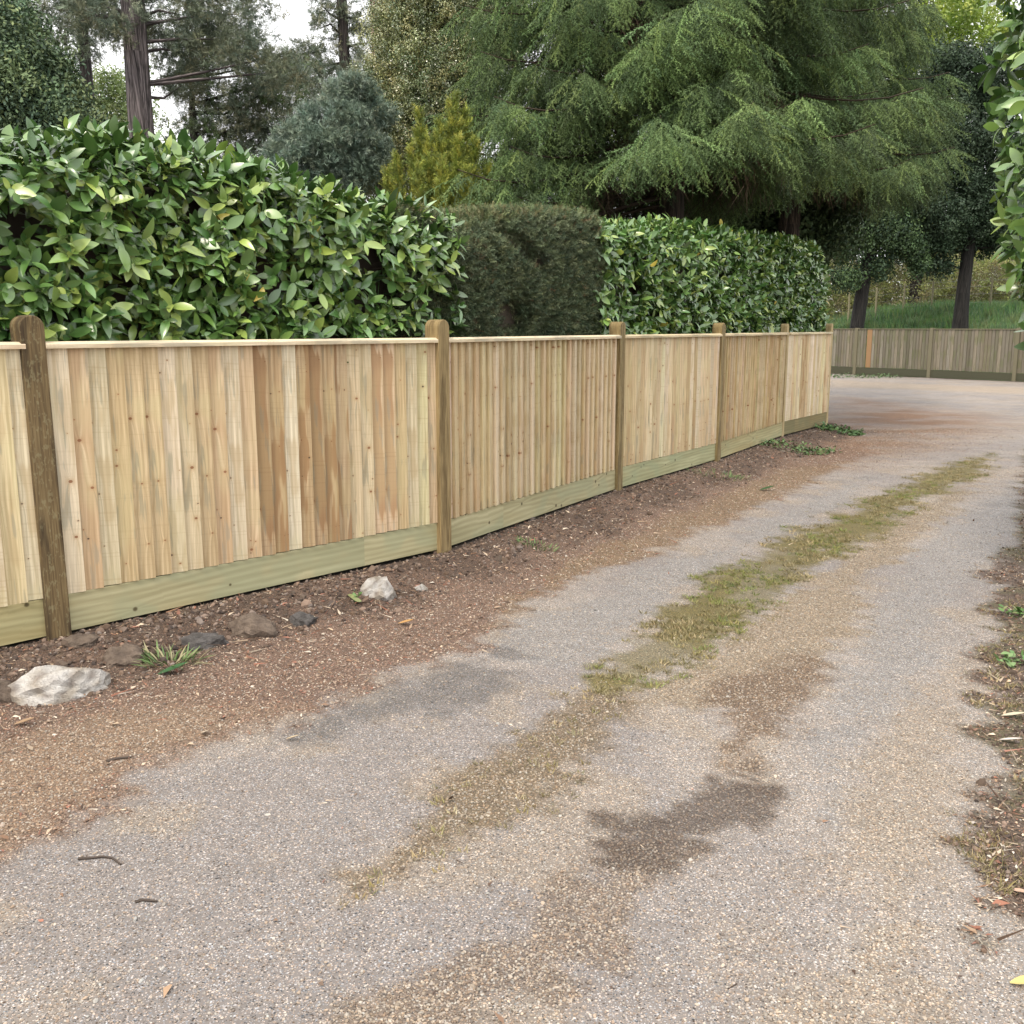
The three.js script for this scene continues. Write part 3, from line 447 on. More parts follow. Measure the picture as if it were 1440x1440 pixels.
{ // clipped yew between the two
  seed(203); const o0 = along((S1 + S2) / 2), n0 = frontN(o0), g = thing('yew_hedge', 'dark close-clipped yew hedge block between two laurel hedges', 'hedge', o0.p.clone().addScaledVector(n0, -0.9));
  const topOf = (s) => 2.56 + 0.19 * sstep(S1, S2, s);
  hedgeCore(g, 'inner_twigs', S1 - 0.4, S2 + 0.1, 0.44, (s) => topOf(s) - 0.17, 1.2, coreMat);
  const lists = [[], []];
  for (let i = 0; i < 26000; i++) {
    const s = rr(S1 - 0.5, S2 + 0.12), q = hedgeFrame(s, 0.28, topOf(s) - 0.2, 1.1, 0, 0.12)(rr(0, 1)); if (q.p.y < 1.35) continue;
    const u = (s - S1) / (S2 - S1), y = q.p.y, gash = Math.max(1 - Math.abs(y - (2.72 - 0.95 * (u - 0.1))) / 0.12, 0) * (u > 0.1 && u < 0.62 ? 1 : 0), hole = sstep(0.2, 0.05, Math.hypot((u - 0.42) * 1.4, (y - 1.78) * 0.7)), hole2 = sstep(0.16, 0.04, Math.hypot(u - 0.13, (y - 2.5) * 0.9)), low = 0.35 * sstep(1.9, 1.55, y) * sstep(0.75, 0.5, u);
    const sink = 0.2 * clamp(Math.max(gash, hole, hole2, low)) + 0.05 * (fbm(s * 3.5, y * 3.5, 3) - 0.5) + (u < 0 ? 0.06 : 0); if (sink > 0.12 && rnd() < 0.5) continue;
    const p = q.p.clone().addScaledVector(q.n, -sink - rr(0, 0.06)).sub(g.position), dir = q.n.clone().addScaledVector(randDir(), 0.75).addScaledVector(UP, 0.25), c = q.n.y > 0.7 ? pick([[0.12, 0.15, 0.06], [0.08, 0.12, 0.05], [0.17, 0.16, 0.07]]) : rnd() < 0.03 ? [0.15, 0.1, 0.05] : pick([[0.085, 0.115, 0.055], [0.115, 0.145, 0.07], [0.15, 0.175, 0.09], [0.055, 0.085, 0.042]]);
    lists[i & 1].push([basis(p, dir, randDir(), rr(0.05, 0.11)), vary(c, 0.45)]);
  }
  lists.forEach((l, i) => copies('foliage', yewSprig[i], needleMat, l, g));
}
{ // laurel leaning in from the right-hand side
  seed(204); const c = V(3.86, 0.1, -6.0), g = thing('laurel_bush', 'glossy laurel bush overhanging the right edge of the drive', 'bush', c), list = [], stems = [];
  for (let i = 0; i < 6; i++) { const a = randDir().multiplyScalar(0.3), b = V(rr(-0.6, 0.6), rr(2.5, 4.5), rr(-0.6, 0.6)); mesh('stem', tube([V(a.x, -0.2, a.z), V(b.x * 0.4, b.y * 0.5, b.z * 0.4), b], [0.04, 0.03, 0.012], 6), twigMat, g); }
  for (let i = 0; i < 2100; i++) {
    const d = randDir(), y = rr(1.4, 5.6), R0 = (y < 2.2 ? lerp(0.45, 0.86, (y - 1.4) / 0.8) : y < 3.2 ? lerp(0.86, 1.0, (y - 2.2) / 1.0) : 1.02) * (0.85 + 0.35 * fbm(d.x * 2 + y * 1.6, d.z * 2, 3)); d.y = 0; if (d.lengthSq() < 0.01) continue; d.normalize(); if (d.x > 0.75) continue;
    const r = R0 * Math.sqrt(rr(0.35, 1)), p = c.clone().addScaledVector(d, r).setY(y), b = list.length;
    shoot(list, p, d.clone().addScaledVector(UP, rr(-0.35, 0.25)).addScaledVector(randDir(), 0.35), 6, 0.14, rnd() < 0.2 ? [3, 4] : [1, 2, 2, 3], [0.5, 1.15]); if (r < R0 * 0.8) for (let k = b; k < list.length; k++) list[k].deep = true;
    if (i % 6 === 0) stick(stems, V(0, y - 0.8 - 0.1, 0), p.clone().sub(c), 0.008);
  }
  laurelOut(g, list, (l) => facing(l, g)); mesh('twigs', soup(stems), twigMat, g).userData.kind = 'stuff';
}

// ------------------------------------------------------------------ trees
const grow = (name, label, px, depth, cat = 'tree', group) => { const p = foot(px, depth); p.y = height(p.x, p.z); return thing(name, label, cat, p, group); };
function trunkOf(g, h, r0, r1, mat, lean = [0, 0], sides = 10) { const pts = [], rad = []; for (let i = 0; i <= 10; i++) { const t = i / 10; pts.push(V(lean[0] * t + 0.12 * (noise(t * 3 + g.position.x, 1) - 0.5) * h * 0.15, -0.3 + (h + 0.3) * t, lean[1] * t)); rad.push(lerp(r0, r1, t) * (i === 0 ? 1.25 : 1)); } mesh('trunk', tube(pts, rad, sides, 0.12), mat, g); return (y) => { const t = clamp((y + 0.3) / (h + 0.3)) * 10, i = Math.min(9, Math.floor(t)); return pts[i].clone().lerp(pts[i + 1], t - i); }; }
function spruce(label, px, depth, H, R0, y0, sd, tint, nb, keep = () => true) {
  seed(sd); const g = grow('spruce_tree', label, px, depth), axis = trunkOf(g, H, 0.26, 0.03, bark([0.16, 0.12, 0.09]));
  const lists = [[], [], []], dead = [], limbs = [];
  for (let i = 0; i < nb; i++) {
    const t = Math.pow((i + rnd()) / nb, 1.25), y = y0 + (H - y0) * t, az = i * 2.399 + rr(-0.3, 0.3), L = (R0 * Math.pow(1 - t, 0.75) + 0.15) * rr(0.78, 1.12), o = V(Math.cos(az), 0, Math.sin(az)), a = axis(y), pts = [], n = 8;
    for (let k = 0; k <= n; k++) { const u = k / n; pts.push(a.clone().addScaledVector(o, L * u).add(V(0, L * (-0.1 * u - 0.55 * u * u + 0.5 * u * u * u), 0))); }
    if (!keep(pts[5].clone().add(g.position).add(V(0, -0.25, 0)))) continue;
    limbs.push(tube(pts, pts.map((_, k) => lerp(0.024, 0.005, k / n) * (0.5 + L / 4)), 5));
    const bough = rr(0.75, 1.4), side = V(-o.z, 0, o.x), m = Math.round(L * 42 + 8);
    for (let k = 0; k < m; k++) {
      const u = Math.pow(rr(0.06, 1), 0.7), f = Math.min(n - 1, Math.floor(u * n)), p = pts[f].clone().lerp(pts[f + 1], u * n - f), w = (1 - u) * 0.9 * L * 0.42 + 0.12, s = rr(-1, 1), q = p.clone().addScaledVector(side, s * w).add(V(0, -Math.abs(s) * w * 0.35, 0));
      const dir = o.clone().multiplyScalar(rr(0.5, 1)).addScaledVector(side, s * 0.9).addScaledVector(UP, rr(-1.5, -0.1)); if (!keep(q.clone().add(g.position))) continue;
      if (u < 0.38 && rnd() < 0.7) { if (rnd() < 0.6) dead.push([basis(q, dir, UP, rr(0.4, 0.8)), vary([0.12, 0.09, 0.06], 0.4)]); continue; }
      const c = pick([[0.06, 0.1, 0.036], [0.08, 0.13, 0.044], [0.105, 0.165, 0.052], [0.14, 0.205, 0.062]]).map((v) => v * tint * bough);
      lists[k % 3].push([basis(q, dir, UP.clone().addScaledVector(randDir(), 0.25), rr(0.36, 0.68)), vary(c, 0.35)]);
    }
  }
  mesh('branches', mergeGeometries(limbs), twigMat, g); lists.forEach((l, k) => copies('crown', spruceSprays[k], needleMat, l, g)); copies('dead_twigs', deadTwig, std([1, 1, 1], 0.95), dead, g);
  return g;
}
spruce('broad green spruce with drooping branches behind the yew hedge', 930, 15.8, 15, 3.5, 3.4, 301, 1.05, 300, (w) => w.y > (fenceDist(w.x, w.z) > -2.4 ? 3.8 : 2.75));
spruce('dark spruce overhanging the far end of the laurel hedge', 1110, 20.5, 17, 2.7, 4.9, 302, 0.9, 230, (w) => w.y > 4.2);  // needles tinted a little darker than on the first spruce
// crowns made of clumps: list of [px, py, depth offset, radius in metres, copies]
function clumpTree(name, label, px, depth, trunk, clumps, geos, mat, cols, scale, sd, upright = false, limbs = true) {
  seed(sd); const g = grow(name, label, px, depth), axis = trunkOf(g, trunk.h, trunk.r0, trunk.r1, trunk.mat, trunk.lean), lists = geos.map(() => []), lb = [];
  for (const [cx, cy, dd, r, n, sq = 0.7] of clumps) {
    const c = at(cx, cy, depth + dd).sub(g.position);
    if (limbs) { const a = axis(Math.min(trunk.h, Math.max(0.8, c.y - rr(0, 0.8)))); lb.push(tube([a, a.clone().lerp(c, 0.55).add(V(0, rr(-0.2, 0.25), 0)), c], [Math.min(trunk.r0 * 0.25, 0.05), 0.03, 0.01], 5)); }
    for (let i = 0, nn = n * (geos === pineTuft ? (scale < 0.3 ? 2 : 1.2) : 1.3); i < nn; i++) {
      const d = randDir().multiplyScalar(Math.cbrt(rr(0.12, 1)) * (0.6 + 0.8 * noise(i * 0.11, cx))); const p = c.clone().add(V(d.x * r, d.y * r * sq, d.z * r)), dir = upright ? UP.clone().addScaledVector(randDir(), 0.5) : d.clone().normalize().addScaledVector(UP, 0.5).addScaledVector(randDir(), 0.5);
      lists[i % geos.length].push([basis(p, dir, randDir(), scale * rr(0.7, 1.3)), vary(pick(cols), 0.3)]);
    }
  }
  if (lb.length) mesh('branches', mergeGeometries(lb), trunk.mat, g); lists.forEach((l, k) => copies('crown', geos[k], mat, l, g)); return g;
}
const greyBark = bark([0.42, 0.36, 0.36]), redBark = bark([0.75, 0.48, 0.38]), darkBark = bark([0.12, 0.1, 0.09]), blackBark = bark([0.05, 0.045, 0.04]);
const PINE = [[0.14, 0.18, 0.12], [0.17, 0.2, 0.125], [0.11, 0.14, 0.095], [0.2, 0.21, 0.13]], DARKC = [[0.08, 0.13, 0.065], [0.1, 0.155, 0.07], [0.14, 0.19, 0.08], [0.06, 0.1, 0.06]];
clumpTree('pine_tree', 'tall pine with a thick grey trunk rising behind the laurel hedge', 215, 24, { h: 17, r0: 0.31, r1: 0.21, mat: greyBark }, [[250, 20, 0.5, 0.9, 60], [300, 55, 0.3, 0.8, 60], [260, 75, 0.8, 0.6, 40], [335, 20, 1, 0.8, 70], [360, 85, 0.5, 0.6, 40], [150, 10, -0.5, 1.0, 80], [110, 30, 0.3, 0.9, 60], [60, 10, 1, 1.2, 90], [185, 45, 0.4, 0.5, 25], [120, -40, 0, 1.2, 70], [300, -40, 0, 1.3, 90], [400, 100, 0.6, 0.6, 40], [255, 120, 1.4, 0.5, 30], [330, -90, 0, 1.4, 60], [180, -90, 0, 1.4, 60]], pineTuft, needleMat, PINE, 0.42, 401);
clumpTree('pine_tree', 'slim dark pine trunk left of the thick grey one', 154, 32, { h: 18, r0: 0.27, r1: 0.1, mat: darkBark, lean: [-0.5, 0] }, [[120, 40, 0, 0.9, 50], [165, 15, 0.5, 0.8, 45], [90, 60, 0, 1.0, 60], [180, -30, 0, 1.4, 60], [100, -30, 0, 1.4, 60], [130, 5, 1, 0.9, 45]], pineTuft, needleMat, PINE, 0.45, 402);
clumpTree('pine_tree', 'low spreading pine right of the thick grey trunk', 290, 28, { h: 8.5, r0: 0.24, r1: 0.06, mat: darkBark }, [[255, 70, 0, 1.2, 100], [300, 100, 0.4, 1.2, 110], [345, 95, 0, 1.1, 100], [390, 120, -0.3, 0.9, 80], [270, 120, 0.3, 0.8, 60], [350, 145, 0, 1.0, 90], [310, 165, 0.6, 0.8, 60], [285, 190, 0, 0.9, 70], [375, 170, 0, 0.9, 80], [420, 110, 0.4, 0.7, 50], [320, 40, 0, 1.1, 80], [335, 190, 0.4, 0.9, 70], [260, 30, 0, 1.0, 60], [400, 200, 0.3, 0.8, 70], [355, 215, 0.3, 0.9, 70]], pineTuft, needleMat, [...PINE, [0.08, 0.13, 0.04]], 0.42, 403);
clumpTree('pine_tree', 'thin pine standing before bright sky beside the blue pine', 490, 34, { h: 20, r0: 0.22, r1: 0.13, mat: darkBark }, [[465, 20, 0, 0.5, 18], [450, 40, 0, 0.45, 16], [470, 90, 0, 0.9, 70], [510, 110, 0.5, 0.9, 80], [440, 110, 0, 0.9, 70], [520, 60, 0.4, 0.9, 70], [515, 20, 0.3, 0.9, 60], [450, 5, 0.2, 0.5, 18], [500, 140, 0, 0.9, 70], [420, 140, 0.5, 0.8, 60], [430, 85, 0.2, 0.7, 40], [520, -30, 0, 1, 50]], pineTuft, needleMat, PINE, 0.45, 404);
clumpTree('pine_tree', 'pine with a reddish bare trunk above the pale bush', 541, 31, { h: 20, r0: 0.17, r1: 0.13, mat: redBark }, [[560, -20, 0, 1, 50], [530, 115, 0.3, 0.8, 50], [560, 60, 0.6, 0.8, 50], [520, -60, 0, 1.2, 50]], pineTuft, needleMat, PINE, 0.42, 405);
clumpTree('conifer_tree', 'dense dark green conifer at the near end of the laurel hedge', 25, 21, { h: 6.5, r0: 0.22, r1: 0.05, mat: darkBark }, [[0, 50, 0, 0.9, 120], [35, 90, 0, 0.7, 120], [-40, 90, 0, 1.3, 200], [10, 125, -0.5, 0.8, 160], [65, 130, 0.2, 0.55, 90], [92, 140, 0.3, 0.4, 50], [60, 165, -0.4, 0.8, 140], [0, 190, 0, 1.2, 200], [-70, 180, 0, 1.5, 200], [95, 190, 0, 0.7, 90], [-20, 10, 0.4, 0.8, 80], [75, 95, 0.3, 0.35, 40]], smallBunch, needleMat, DARKC, 0.62, 406);
clumpTree('broadleaf_tree', 'light yellow-green tree seen between the two pine trunks', 165, 44, { h: 7, r0: 0.2, r1: 0.05, mat: darkBark }, [[140, 120, 0, 1.2, 70], [180, 115, 0, 1.0, 50], [150, 160, 0.5, 1.3, 90], [190, 165, 0, 1.1, 60], [125, 150, 0, 0.9, 50], [170, 200, 0, 1.4, 90]], [sparseBunch, bunch[0]], softLeaf, [[0.16, 0.22, 0.06], [0.22, 0.27, 0.08], [0.12, 0.18, 0.05]], 0.7, 407);
clumpTree('blue_pine', 'rounded blue-grey pine shrub beyond the laurel hedge', 455, 18, { h: 4.4, r0: 0.12, r1: 0.03, mat: darkBark }, [[495, 118, 0, 0.22, 34], [478, 138, 0, 0.26, 46], [510, 132, 0.2, 0.25, 40], [452, 162, 0, 0.28, 50], [486, 168, -0.2, 0.34, 70], [430, 176, 0.1, 0.22, 36], [415, 196, 0, 0.28, 50], [450, 202, -0.3, 0.34, 70], [505, 178, 0.2, 0.34, 70], [480, 206, -0.2, 0.38, 80], [396, 216, 0, 0.26, 44], [425, 226, -0.2, 0.34, 70], [520, 205, 0, 0.34, 70], [460, 236, 0, 0.4, 80], [500, 238, 0, 0.4, 80], [388, 240, 0, 0.28, 44], [530, 160, 0.3, 0.25, 40], [415, 250, 0, 0.4, 60]], pineTuft, needleMat, [[0.16, 0.22, 0.16], [0.19, 0.25, 0.185], [0.12, 0.18, 0.13], [0.23, 0.28, 0.22]], 0.27, 408);
clumpTree('variegated_holly', 'pale yellow-green variegated tree behind the golden yew', 610, 20, { h: 6.5, r0: 0.14, r1: 0.03, mat: darkBark }, [[600, 20, 0, 0.9, 420], [650, 30, 0.2, 0.9, 420], [570, 60, 0, 0.7, 320], [630, 90, -0.2, 0.9, 460], [550, 120, 0, 0.7, 320], [600, 140, -0.2, 0.9, 460], [540, 180, 0, 0.7, 320], [510, 210, -0.2, 0.7, 320], [580, 200, -0.2, 0.9, 420], [500, 240, 0, 0.6, 220], [540, 245, 0, 0.8, 280], [680, 90, 0.4, 0.8, 320], [700, 30, 0.4, 0.8, 320], [620, -30, 0, 1.0, 300], [560, 25, 0, 0.5, 140], [660, 160, 0.4, 0.8, 300], [520, 150, 0, 0.35, 80]], smallBunch, leafMat, [[0.28, 0.31, 0.13], [0.22, 0.26, 0.11], [0.38, 0.38, 0.17], [0.13, 0.18, 0.08], [0.4, 0.38, 0.18], [0.15, 0.18, 0.09]], 0.3, 409);
{ // golden upright yew
  seed(410); const g = grow('golden_yew', 'golden upright yew with pointed spires behind the hedge', 625, 14.2, 'tree'), lists = [[], []]; trunkOf(g, 3.0, 0.09, 0.02, darkBark);
  for (const [px, py, r, dd] of [[637, 132, 0.13, 0], [653, 158, 0.12, 0.15], [618, 172, 0.12, -0.1], [590, 155, 0.08, 0.2], [645, 200, 0.12, -0.3], [602, 198, 0.11, -0.15], [578, 205, 0.1, 0.1], [556, 220, 0.09, 0], [668, 200, 0.12, -0.2], [622, 222, 0.11, -0.4], [684, 232, 0.1, -0.1], [543, 238, 0.07, 0.1], [588, 232, 0.1, -0.35], [658, 235, 0.1, -0.4]]) {
    const tip = at(px, py, 14.2 + dd).sub(g.position), n = 480;
    for (let i = 0; i < n; i++) { const t = Math.pow(rnd(), 0.75), y = tip.y - t * 1.7, rad = r * 0.8 * (0.08 + Math.min(1, t * 1.7)), a = rr(0, 6.28), q = Math.sqrt(rr(0.3, 1)), p = V(tip.x * (1 - 0.25 * t) + Math.cos(a) * rad * q, y, tip.z + Math.sin(a) * rad * q); lists[i & 1].push([basis(p, UP.clone().add(V(Math.cos(a) * 0.5, 0, Math.sin(a) * 0.5)).addScaledVector(randDir(), 0.3), randDir(), rr(0.08, 0.15)), vary(pick([[0.3, 0.33, 0.05], [0.25, 0.29, 0.045], [0.18, 0.23, 0.04], [0.38, 0.38, 0.07], [0.12, 0.16, 0.03]]))]); }
  }
  lists.forEach((l, i) => copies('crown', yewSprig[i], needleMat, l, g));
}
clumpTree('evergreen_shrub', 'dark leafy evergreen shrub under the spruces behind the laurel hedge', 1080, 21.5, { h: 3, r0: 0.1, r1: 0.03, mat: darkBark }, [[1010, 290, 0, 0.8, 130], [1060, 275, 0, 0.9, 150], [1110, 280, 0.2, 0.9, 150], [1155, 295, 0, 0.8, 130], [1040, 330, 0, 0.9, 120], [1100, 330, 0, 0.9, 120], [1150, 340, 0, 0.7, 120], [970, 310, 0, 0.8, 100], [1090, 240, 0.4, 0.6, 60], [1150, 250, 0.4, 0.6, 60]], bunch, needleMat, [[0.04, 0.075, 0.03], [0.055, 0.1, 0.036], [0.075, 0.12, 0.045]], 0.5, 416);
// beyond the far fence
const FARD = 39;
clumpTree('yew_tree', 'dark evergreen with a straight black trunk beyond the grey fence', 1351, FARD, { h: 10.5, r0: 0.3, r1: 0.08, mat: blackBark, lean: [0.35, 0] }, [[1340, 140, 0, 1.2, 90], [1390, 150, 0.5, 1.2, 90], [1310, 190, 0, 1.1, 90], [1360, 200, -0.4, 1.3, 120], [1410, 210, 0, 1.2, 100], [1300, 240, 0.2, 1.0, 80], [1345, 255, 0, 1.2, 110], [1400, 265, 0, 1.2, 110], [1440, 240, 0.3, 1.2, 90], [1290, 290, 0, 1.0, 80], [1330, 305, -0.4, 1.1, 110], [1380, 305, 0, 1.2, 120], [1430, 300, 0, 1.2, 100], [1310, 340, 0, 0.8, 60], [1395, 335, 0.4, 0.8, 60], [1340, 335, 0.5, 0.7, 50], [1440, 335, 0, 0.9, 60], [1320, 375, 0, 0.45, 22], [1480, 280, 0, 1.4, 80], [1370, 100, 0, 1.2, 80], [1420, 110, 0.3, 1.2, 80], [1330, 90, 0, 1.0, 60], [1300, 130, 0.3, 0.8, 50]], smallBunch, needleMat, [[0.025, 0.05, 0.022], [0.035, 0.065, 0.03], [0.02, 0.04, 0.02]], 0.8, 411);
clumpTree('conifer_tree', 'leaning dark trunk with hanging evergreen boughs beyond the corner of the fences', 1200, FARD - 0.5, { h: 9, r0: 0.32, r1: 0.08, mat: blackBark, lean: [0.9, 0] }, [[1215, 320, 0, 1.1, 130], [1250, 330, 0, 0.9, 110], [1275, 345, 0, 0.6, 50], [1240, 290, 0, 1.1, 130], [1200, 270, 0, 1.2, 120], [1270, 300, 0.4, 0.8, 70], [1230, 240, 0, 1.2, 120], [1265, 250, 0.4, 0.9, 80], [1190, 210, 0, 1.3, 120], [1250, 200, 0.3, 1.2, 110], [1180, 340, 0, 0.9, 90], [1290, 370, 0, 0.4, 24], [1230, 375, 0, 0.5, 34], [1190, 390, -0.2, 0.5, 40]], smallBunch, needleMat, [[0.03, 0.06, 0.025], [0.045, 0.085, 0.03], [0.07, 0.12, 0.04], [0.025, 0.05, 0.025]], 0.75, 412);
clumpTree('broadleaf_tree', 'bright spring-green tree with backlight in its leaf colours behind the dark spruce', 1285, 47, { h: 13, r0: 0.3, r1: 0.06, mat: darkBark }, [[1330, 20, 0, 1.8, 110], [1280, 60, 0, 1.6, 100], [1380, 40, 0, 1.8, 100], [1300, 110, 0.5, 1.4, 80], [1265, 210, 0, 1.2, 90], [1285, 235, 0, 1.0, 80], [1270, 330, 0, 1.0, 60], [1250, 300, 0, 1.0, 60], [1350, -30, 0, 2.0, 90], [1430, 60, 0, 1.6, 70], [1250, 150, 0, 1.4, 70]], bunch, softLeaf, [[0.38, 0.48, 0.09], [0.46, 0.54, 0.11], [0.28, 0.39, 0.07]], 0.85, 413);  // leaf colours raised to stand in for light coming through from behind
clumpTree('broadleaf_tree', 'yellow-green thicket tree with backlight in its leaf colours behind the black trunk', 1400, 58, { h: 6, r0: 0.2, r1: 0.05, mat: darkBark }, [[1345, 350, 0, 1.1, 110], [1385, 355, 0, 1.2, 120], [1410, 350, 0.4, 1.0, 90], [1320, 365, 0, 0.8, 60], [1440, 360, 0, 1.2, 90], [1370, 330, 0.5, 1.1, 60], [1300, 330, 0, 1.0, 60]], bunch, softLeaf, [[0.5, 0.5, 0.14], [0.58, 0.56, 0.18], [0.38, 0.42, 0.11]], 0.8, 414);  // pale leaf colours carry the backlight that the sun does not give here
{ // undergrowth of the wood behind the bank, grass on the bank, and the wire fence between
  seed(415); const a = [[], []], gr = [];
  for (let i = 0; i < 7000; i++) { const px = rr(1120, 1560), dp = rr(46, 54), y = rr(0, 1), p = foot(px, dp); p.y = height(p.x, p.z) + y * 3.3 * (0.4 + 0.9 * fbm(px * 0.03, 3, 3)); a[i & 1].push([basis(p, randDir(), randDir(), rr(0.4, 0.75)), vary(pick([[0.24, 0.29, 0.09], [0.32, 0.36, 0.11], [0.21, 0.19, 0.1], [0.4, 0.42, 0.15], [0.26, 0.22, 0.12]]))]); }
  a.forEach((l, i) => { const m = copies('woodland_undergrowth', i ? sparseBunch : bunch[0], softLeaf, l); m.name = numbered('woodland_undergrowth'); tag(m, i ? 'sparse twiggy undergrowth of the wood above the grass bank' : 'leafy undergrowth of the wood above the grass bank', 'undergrowth'); });
  const blade = (() => { const o = []; for (let i = 0; i < 9; i++) { const p = V(rr(-0.5, 0.5), 0, rr(-0.5, 0.5)), t = p.clone().add(V(rr(-0.3, 0.3), rr(0.5, 1), rr(-0.3, 0.3))); o.push(p.x - 0.06, 0, p.z, p.x + 0.06, 0, p.z, t.x, t.y, t.z); } return soup(o); })();
  for (let i = 0; i < 9000; i++) { const px = rr(1120, 1540), dp = rr(34, 46), p = foot(px, dp); const f = farSide(p.x, p.z); if (f < 0.5) continue; p.y = height(p.x, p.z); gr.push([basis(p, UP, randDir(), rr(0.15, 0.6) * (0.4 + fbm(p.x * 1.1, p.z * 1.1, 3))), vary(pick([[0.12, 0.25, 0.07], [0.17, 0.3, 0.09], [0.1, 0.2, 0.08], [0.2, 0.26, 0.1]]))]); }
  const m = copies('grass', blade, softLeaf, gr); m.name = numbered('grass'); tag(m, 'long green grass on the bank beyond the grey fence', 'grass');
  const w0 = foot(1192, 45), w1 = foot(1520, 41), g = thing('wire_fence', 'thin wire stock fence before the wood above the grass bank', 'fence', w0.clone().setY(height(w0.x, w0.z))), pale = std([0.22, 0.2, 0.12], 0.9);
  for (let i = 0; i <= 8; i++) { const p = w0.clone().lerp(w1, i / 8); p.y = height(p.x, p.z); const q = p.sub(g.position); mesh('post', tube([V(q.x, q.y - 0.3, q.z), V(q.x, q.y + 1.35, q.z)], [0.045, 0.04], 6), pale, g); }
  for (const y of [0.35, 0.7, 1.0, 1.25]) { const pts = []; for (let i = 0; i <= 8; i++) { const p = w0.clone().lerp(w1, i / 8); p.y = height(p.x, p.z) + y; pts.push(p.sub(g.position)); } mesh('wire', tube(pts, pts.map(() => 0.006), 4), std([0.25, 0.25, 0.24], 0.5, { metalness: 0.6 }), g); }
}

// ------------------------------------------------------------------ loose matter on the ground
const pebble = [0, 1, 2].map((k) => { seed(500 + k); const g = new THREE.IcosahedronGeometry(1, 0), p = g.attributes.position, mem = new Map(); for (let i = 0; i < p.count; i++) { const key = [p.getX(i), p.getY(i), p.getZ(i)].map((v) => v.toFixed(2)).join(); if (!mem.has(key)) mem.set(key, rr(0.75, 1.2)); const f = mem.get(key); p.setXYZ(i, p.getX(i) * f, p.getY(i) * f * 0.65, p.getZ(i) * f * 0.85); } g.computeVertexNormals(); return g; });
const scatter = (n, x0, x1, d0, d1, fn) => { for (let i = 0; i < n; i++) { const d = d0 + (d1 - d0) * Math.pow(rnd(), 1.6), w = (d + 0.6) * 0.56, x = clamp(rr(-w, w), x0, x1); fn(x, -d, d); } };
{
  seed(510); const peb = [[], [], []], stone = std([1, 1, 1], 0.8);
  const lightS = [[0.42, 0.34, 0.25], [0.34, 0.28, 0.21], [0.5, 0.43, 0.34], [0.3, 0.22, 0.15], [0.22, 0.16, 0.11], [0.4, 0.35, 0.3], [0.55, 0.5, 0.42], [0.1, 0.085, 0.075], [0.14, 0.11, 0.09]], brownS = [[0.24, 0.15, 0.11], [0.17, 0.11, 0.08], [0.33, 0.24, 0.18], [0.1, 0.07, 0.05], [0.42, 0.33, 0.26], [0.28, 0.17, 0.12]];
  scatter(520000, -7, 9, 1.9, 17, (x, z, d) => {
    const o = groundAt(x, z); if (o.kind === 'ground' || o.kind === 'bank') return; const pr = o.gravel * (1 - o.moss * 0.8) * (1 - (o.soil || 0) * 0.75) * (o.kind === 'drive' ? 1 : 0.45); if (rnd() > pr) return;
    const r = rr(0.0022, 0.0048) * (rnd() < 0.02 ? 1.6 : 1) * (1 + d * 0.03), y = height(x, z), q = new THREE.Quaternion().setFromEuler(new THREE.Euler(rr(-0.4, 0.4), rr(0, 6.28), rr(-0.4, 0.4)));
    const st = o.stain || 0, c = mix3(o.c, o.litter > 0.4 && rnd() < 0.72 ? pick(brownS) : pick(lightS), o.litter > 0.4 ? 0.8 : st > 0.4 ? 0.28 : 0.5);
    peb[Math.floor(rnd() * 3)].push([new THREE.Matrix4().compose(V(x, y + r * 0.25, z), q, V(r * rr(0.8, 1.5), r, r * rr(0.8, 1.3))), vary(c, 0.25)]);
  });
  peb.forEach((l, i) => { const m = copies('gravel', pebble[i], stone, l); m.name = numbered('gravel'); tag(m, ['loose tan and brown gravel strewn over the drive', 'loose angular gravel chips strewn over the drive', 'loose flat gravel chips strewn over the drive'][i], 'gravel'); });
  // leaf litter, bark and soil crumbs along the fence and the right-hand verge
  const flake = (() => { const p = [0, 0, 0, 0.3, 0.25, 0.08, 0, 1, 0.02, -0.3, 0.3, 0.12, 0.02, 0.5, 0.1]; return geoOf(p, [0, 1, 4, 1, 2, 4, 2, 3, 4, 3, 0, 4]); })(), lit = [], crumbs = [], chips = [];
  const LIT = [[0.2, 0.12, 0.075], [0.3, 0.21, 0.14], [0.4, 0.31, 0.22], [0.08, 0.05, 0.035], [0.26, 0.12, 0.08], [0.5, 0.42, 0.33], [0.14, 0.09, 0.06]];
  scatter(210000, -7, 9, 1.9, 17, (x, z, d) => {
    const o = groundAt(x, z); if (o.kind === 'ground' || o.kind === 'bank') return; const a = Math.max(o.soil || 0, (o.verge || 0) * 0.8, o.litter * 0.4, (o.farBrown || 0) * 0.5, 0.0025); if (rnd() > a) return;
    const y = height(x, z);
    if (rnd() < 0.42 * (o.soil || o.verge || 0)) { const r = (o.soil ? rr(0.005, 0.018) : rr(0.004, 0.012)) * (rnd() < 0.05 ? 2 : 1), c = pick([[0.1, 0.07, 0.05], [0.14, 0.1, 0.075], [0.07, 0.05, 0.04], [0.2, 0.15, 0.12]]); crumbs.push([new THREE.Matrix4().compose(V(x, y + r * 0.2, z), new THREE.Quaternion().setFromEuler(new THREE.Euler(rr(-1, 1), rr(0, 6), rr(-1, 1))), V(r, r, r)), vary(c)]); return; }
    const L = rr(0.008, 0.027) * (rnd() < (o.soil ? 0.13 : 0.05) ? 2.1 : 1), dir = V(rr(-1, 1), rr(-0.25, 0.35), rr(-1, 1)); (rnd() < 0.75 ? lit : chips).push([basis(V(x, y + 0.004, z), dir, UP.clone().addScaledVector(randDir(), 0.5), L * rr(0.35, 0.9), L, L), vary(pick(LIT), 0.3)]);
  });
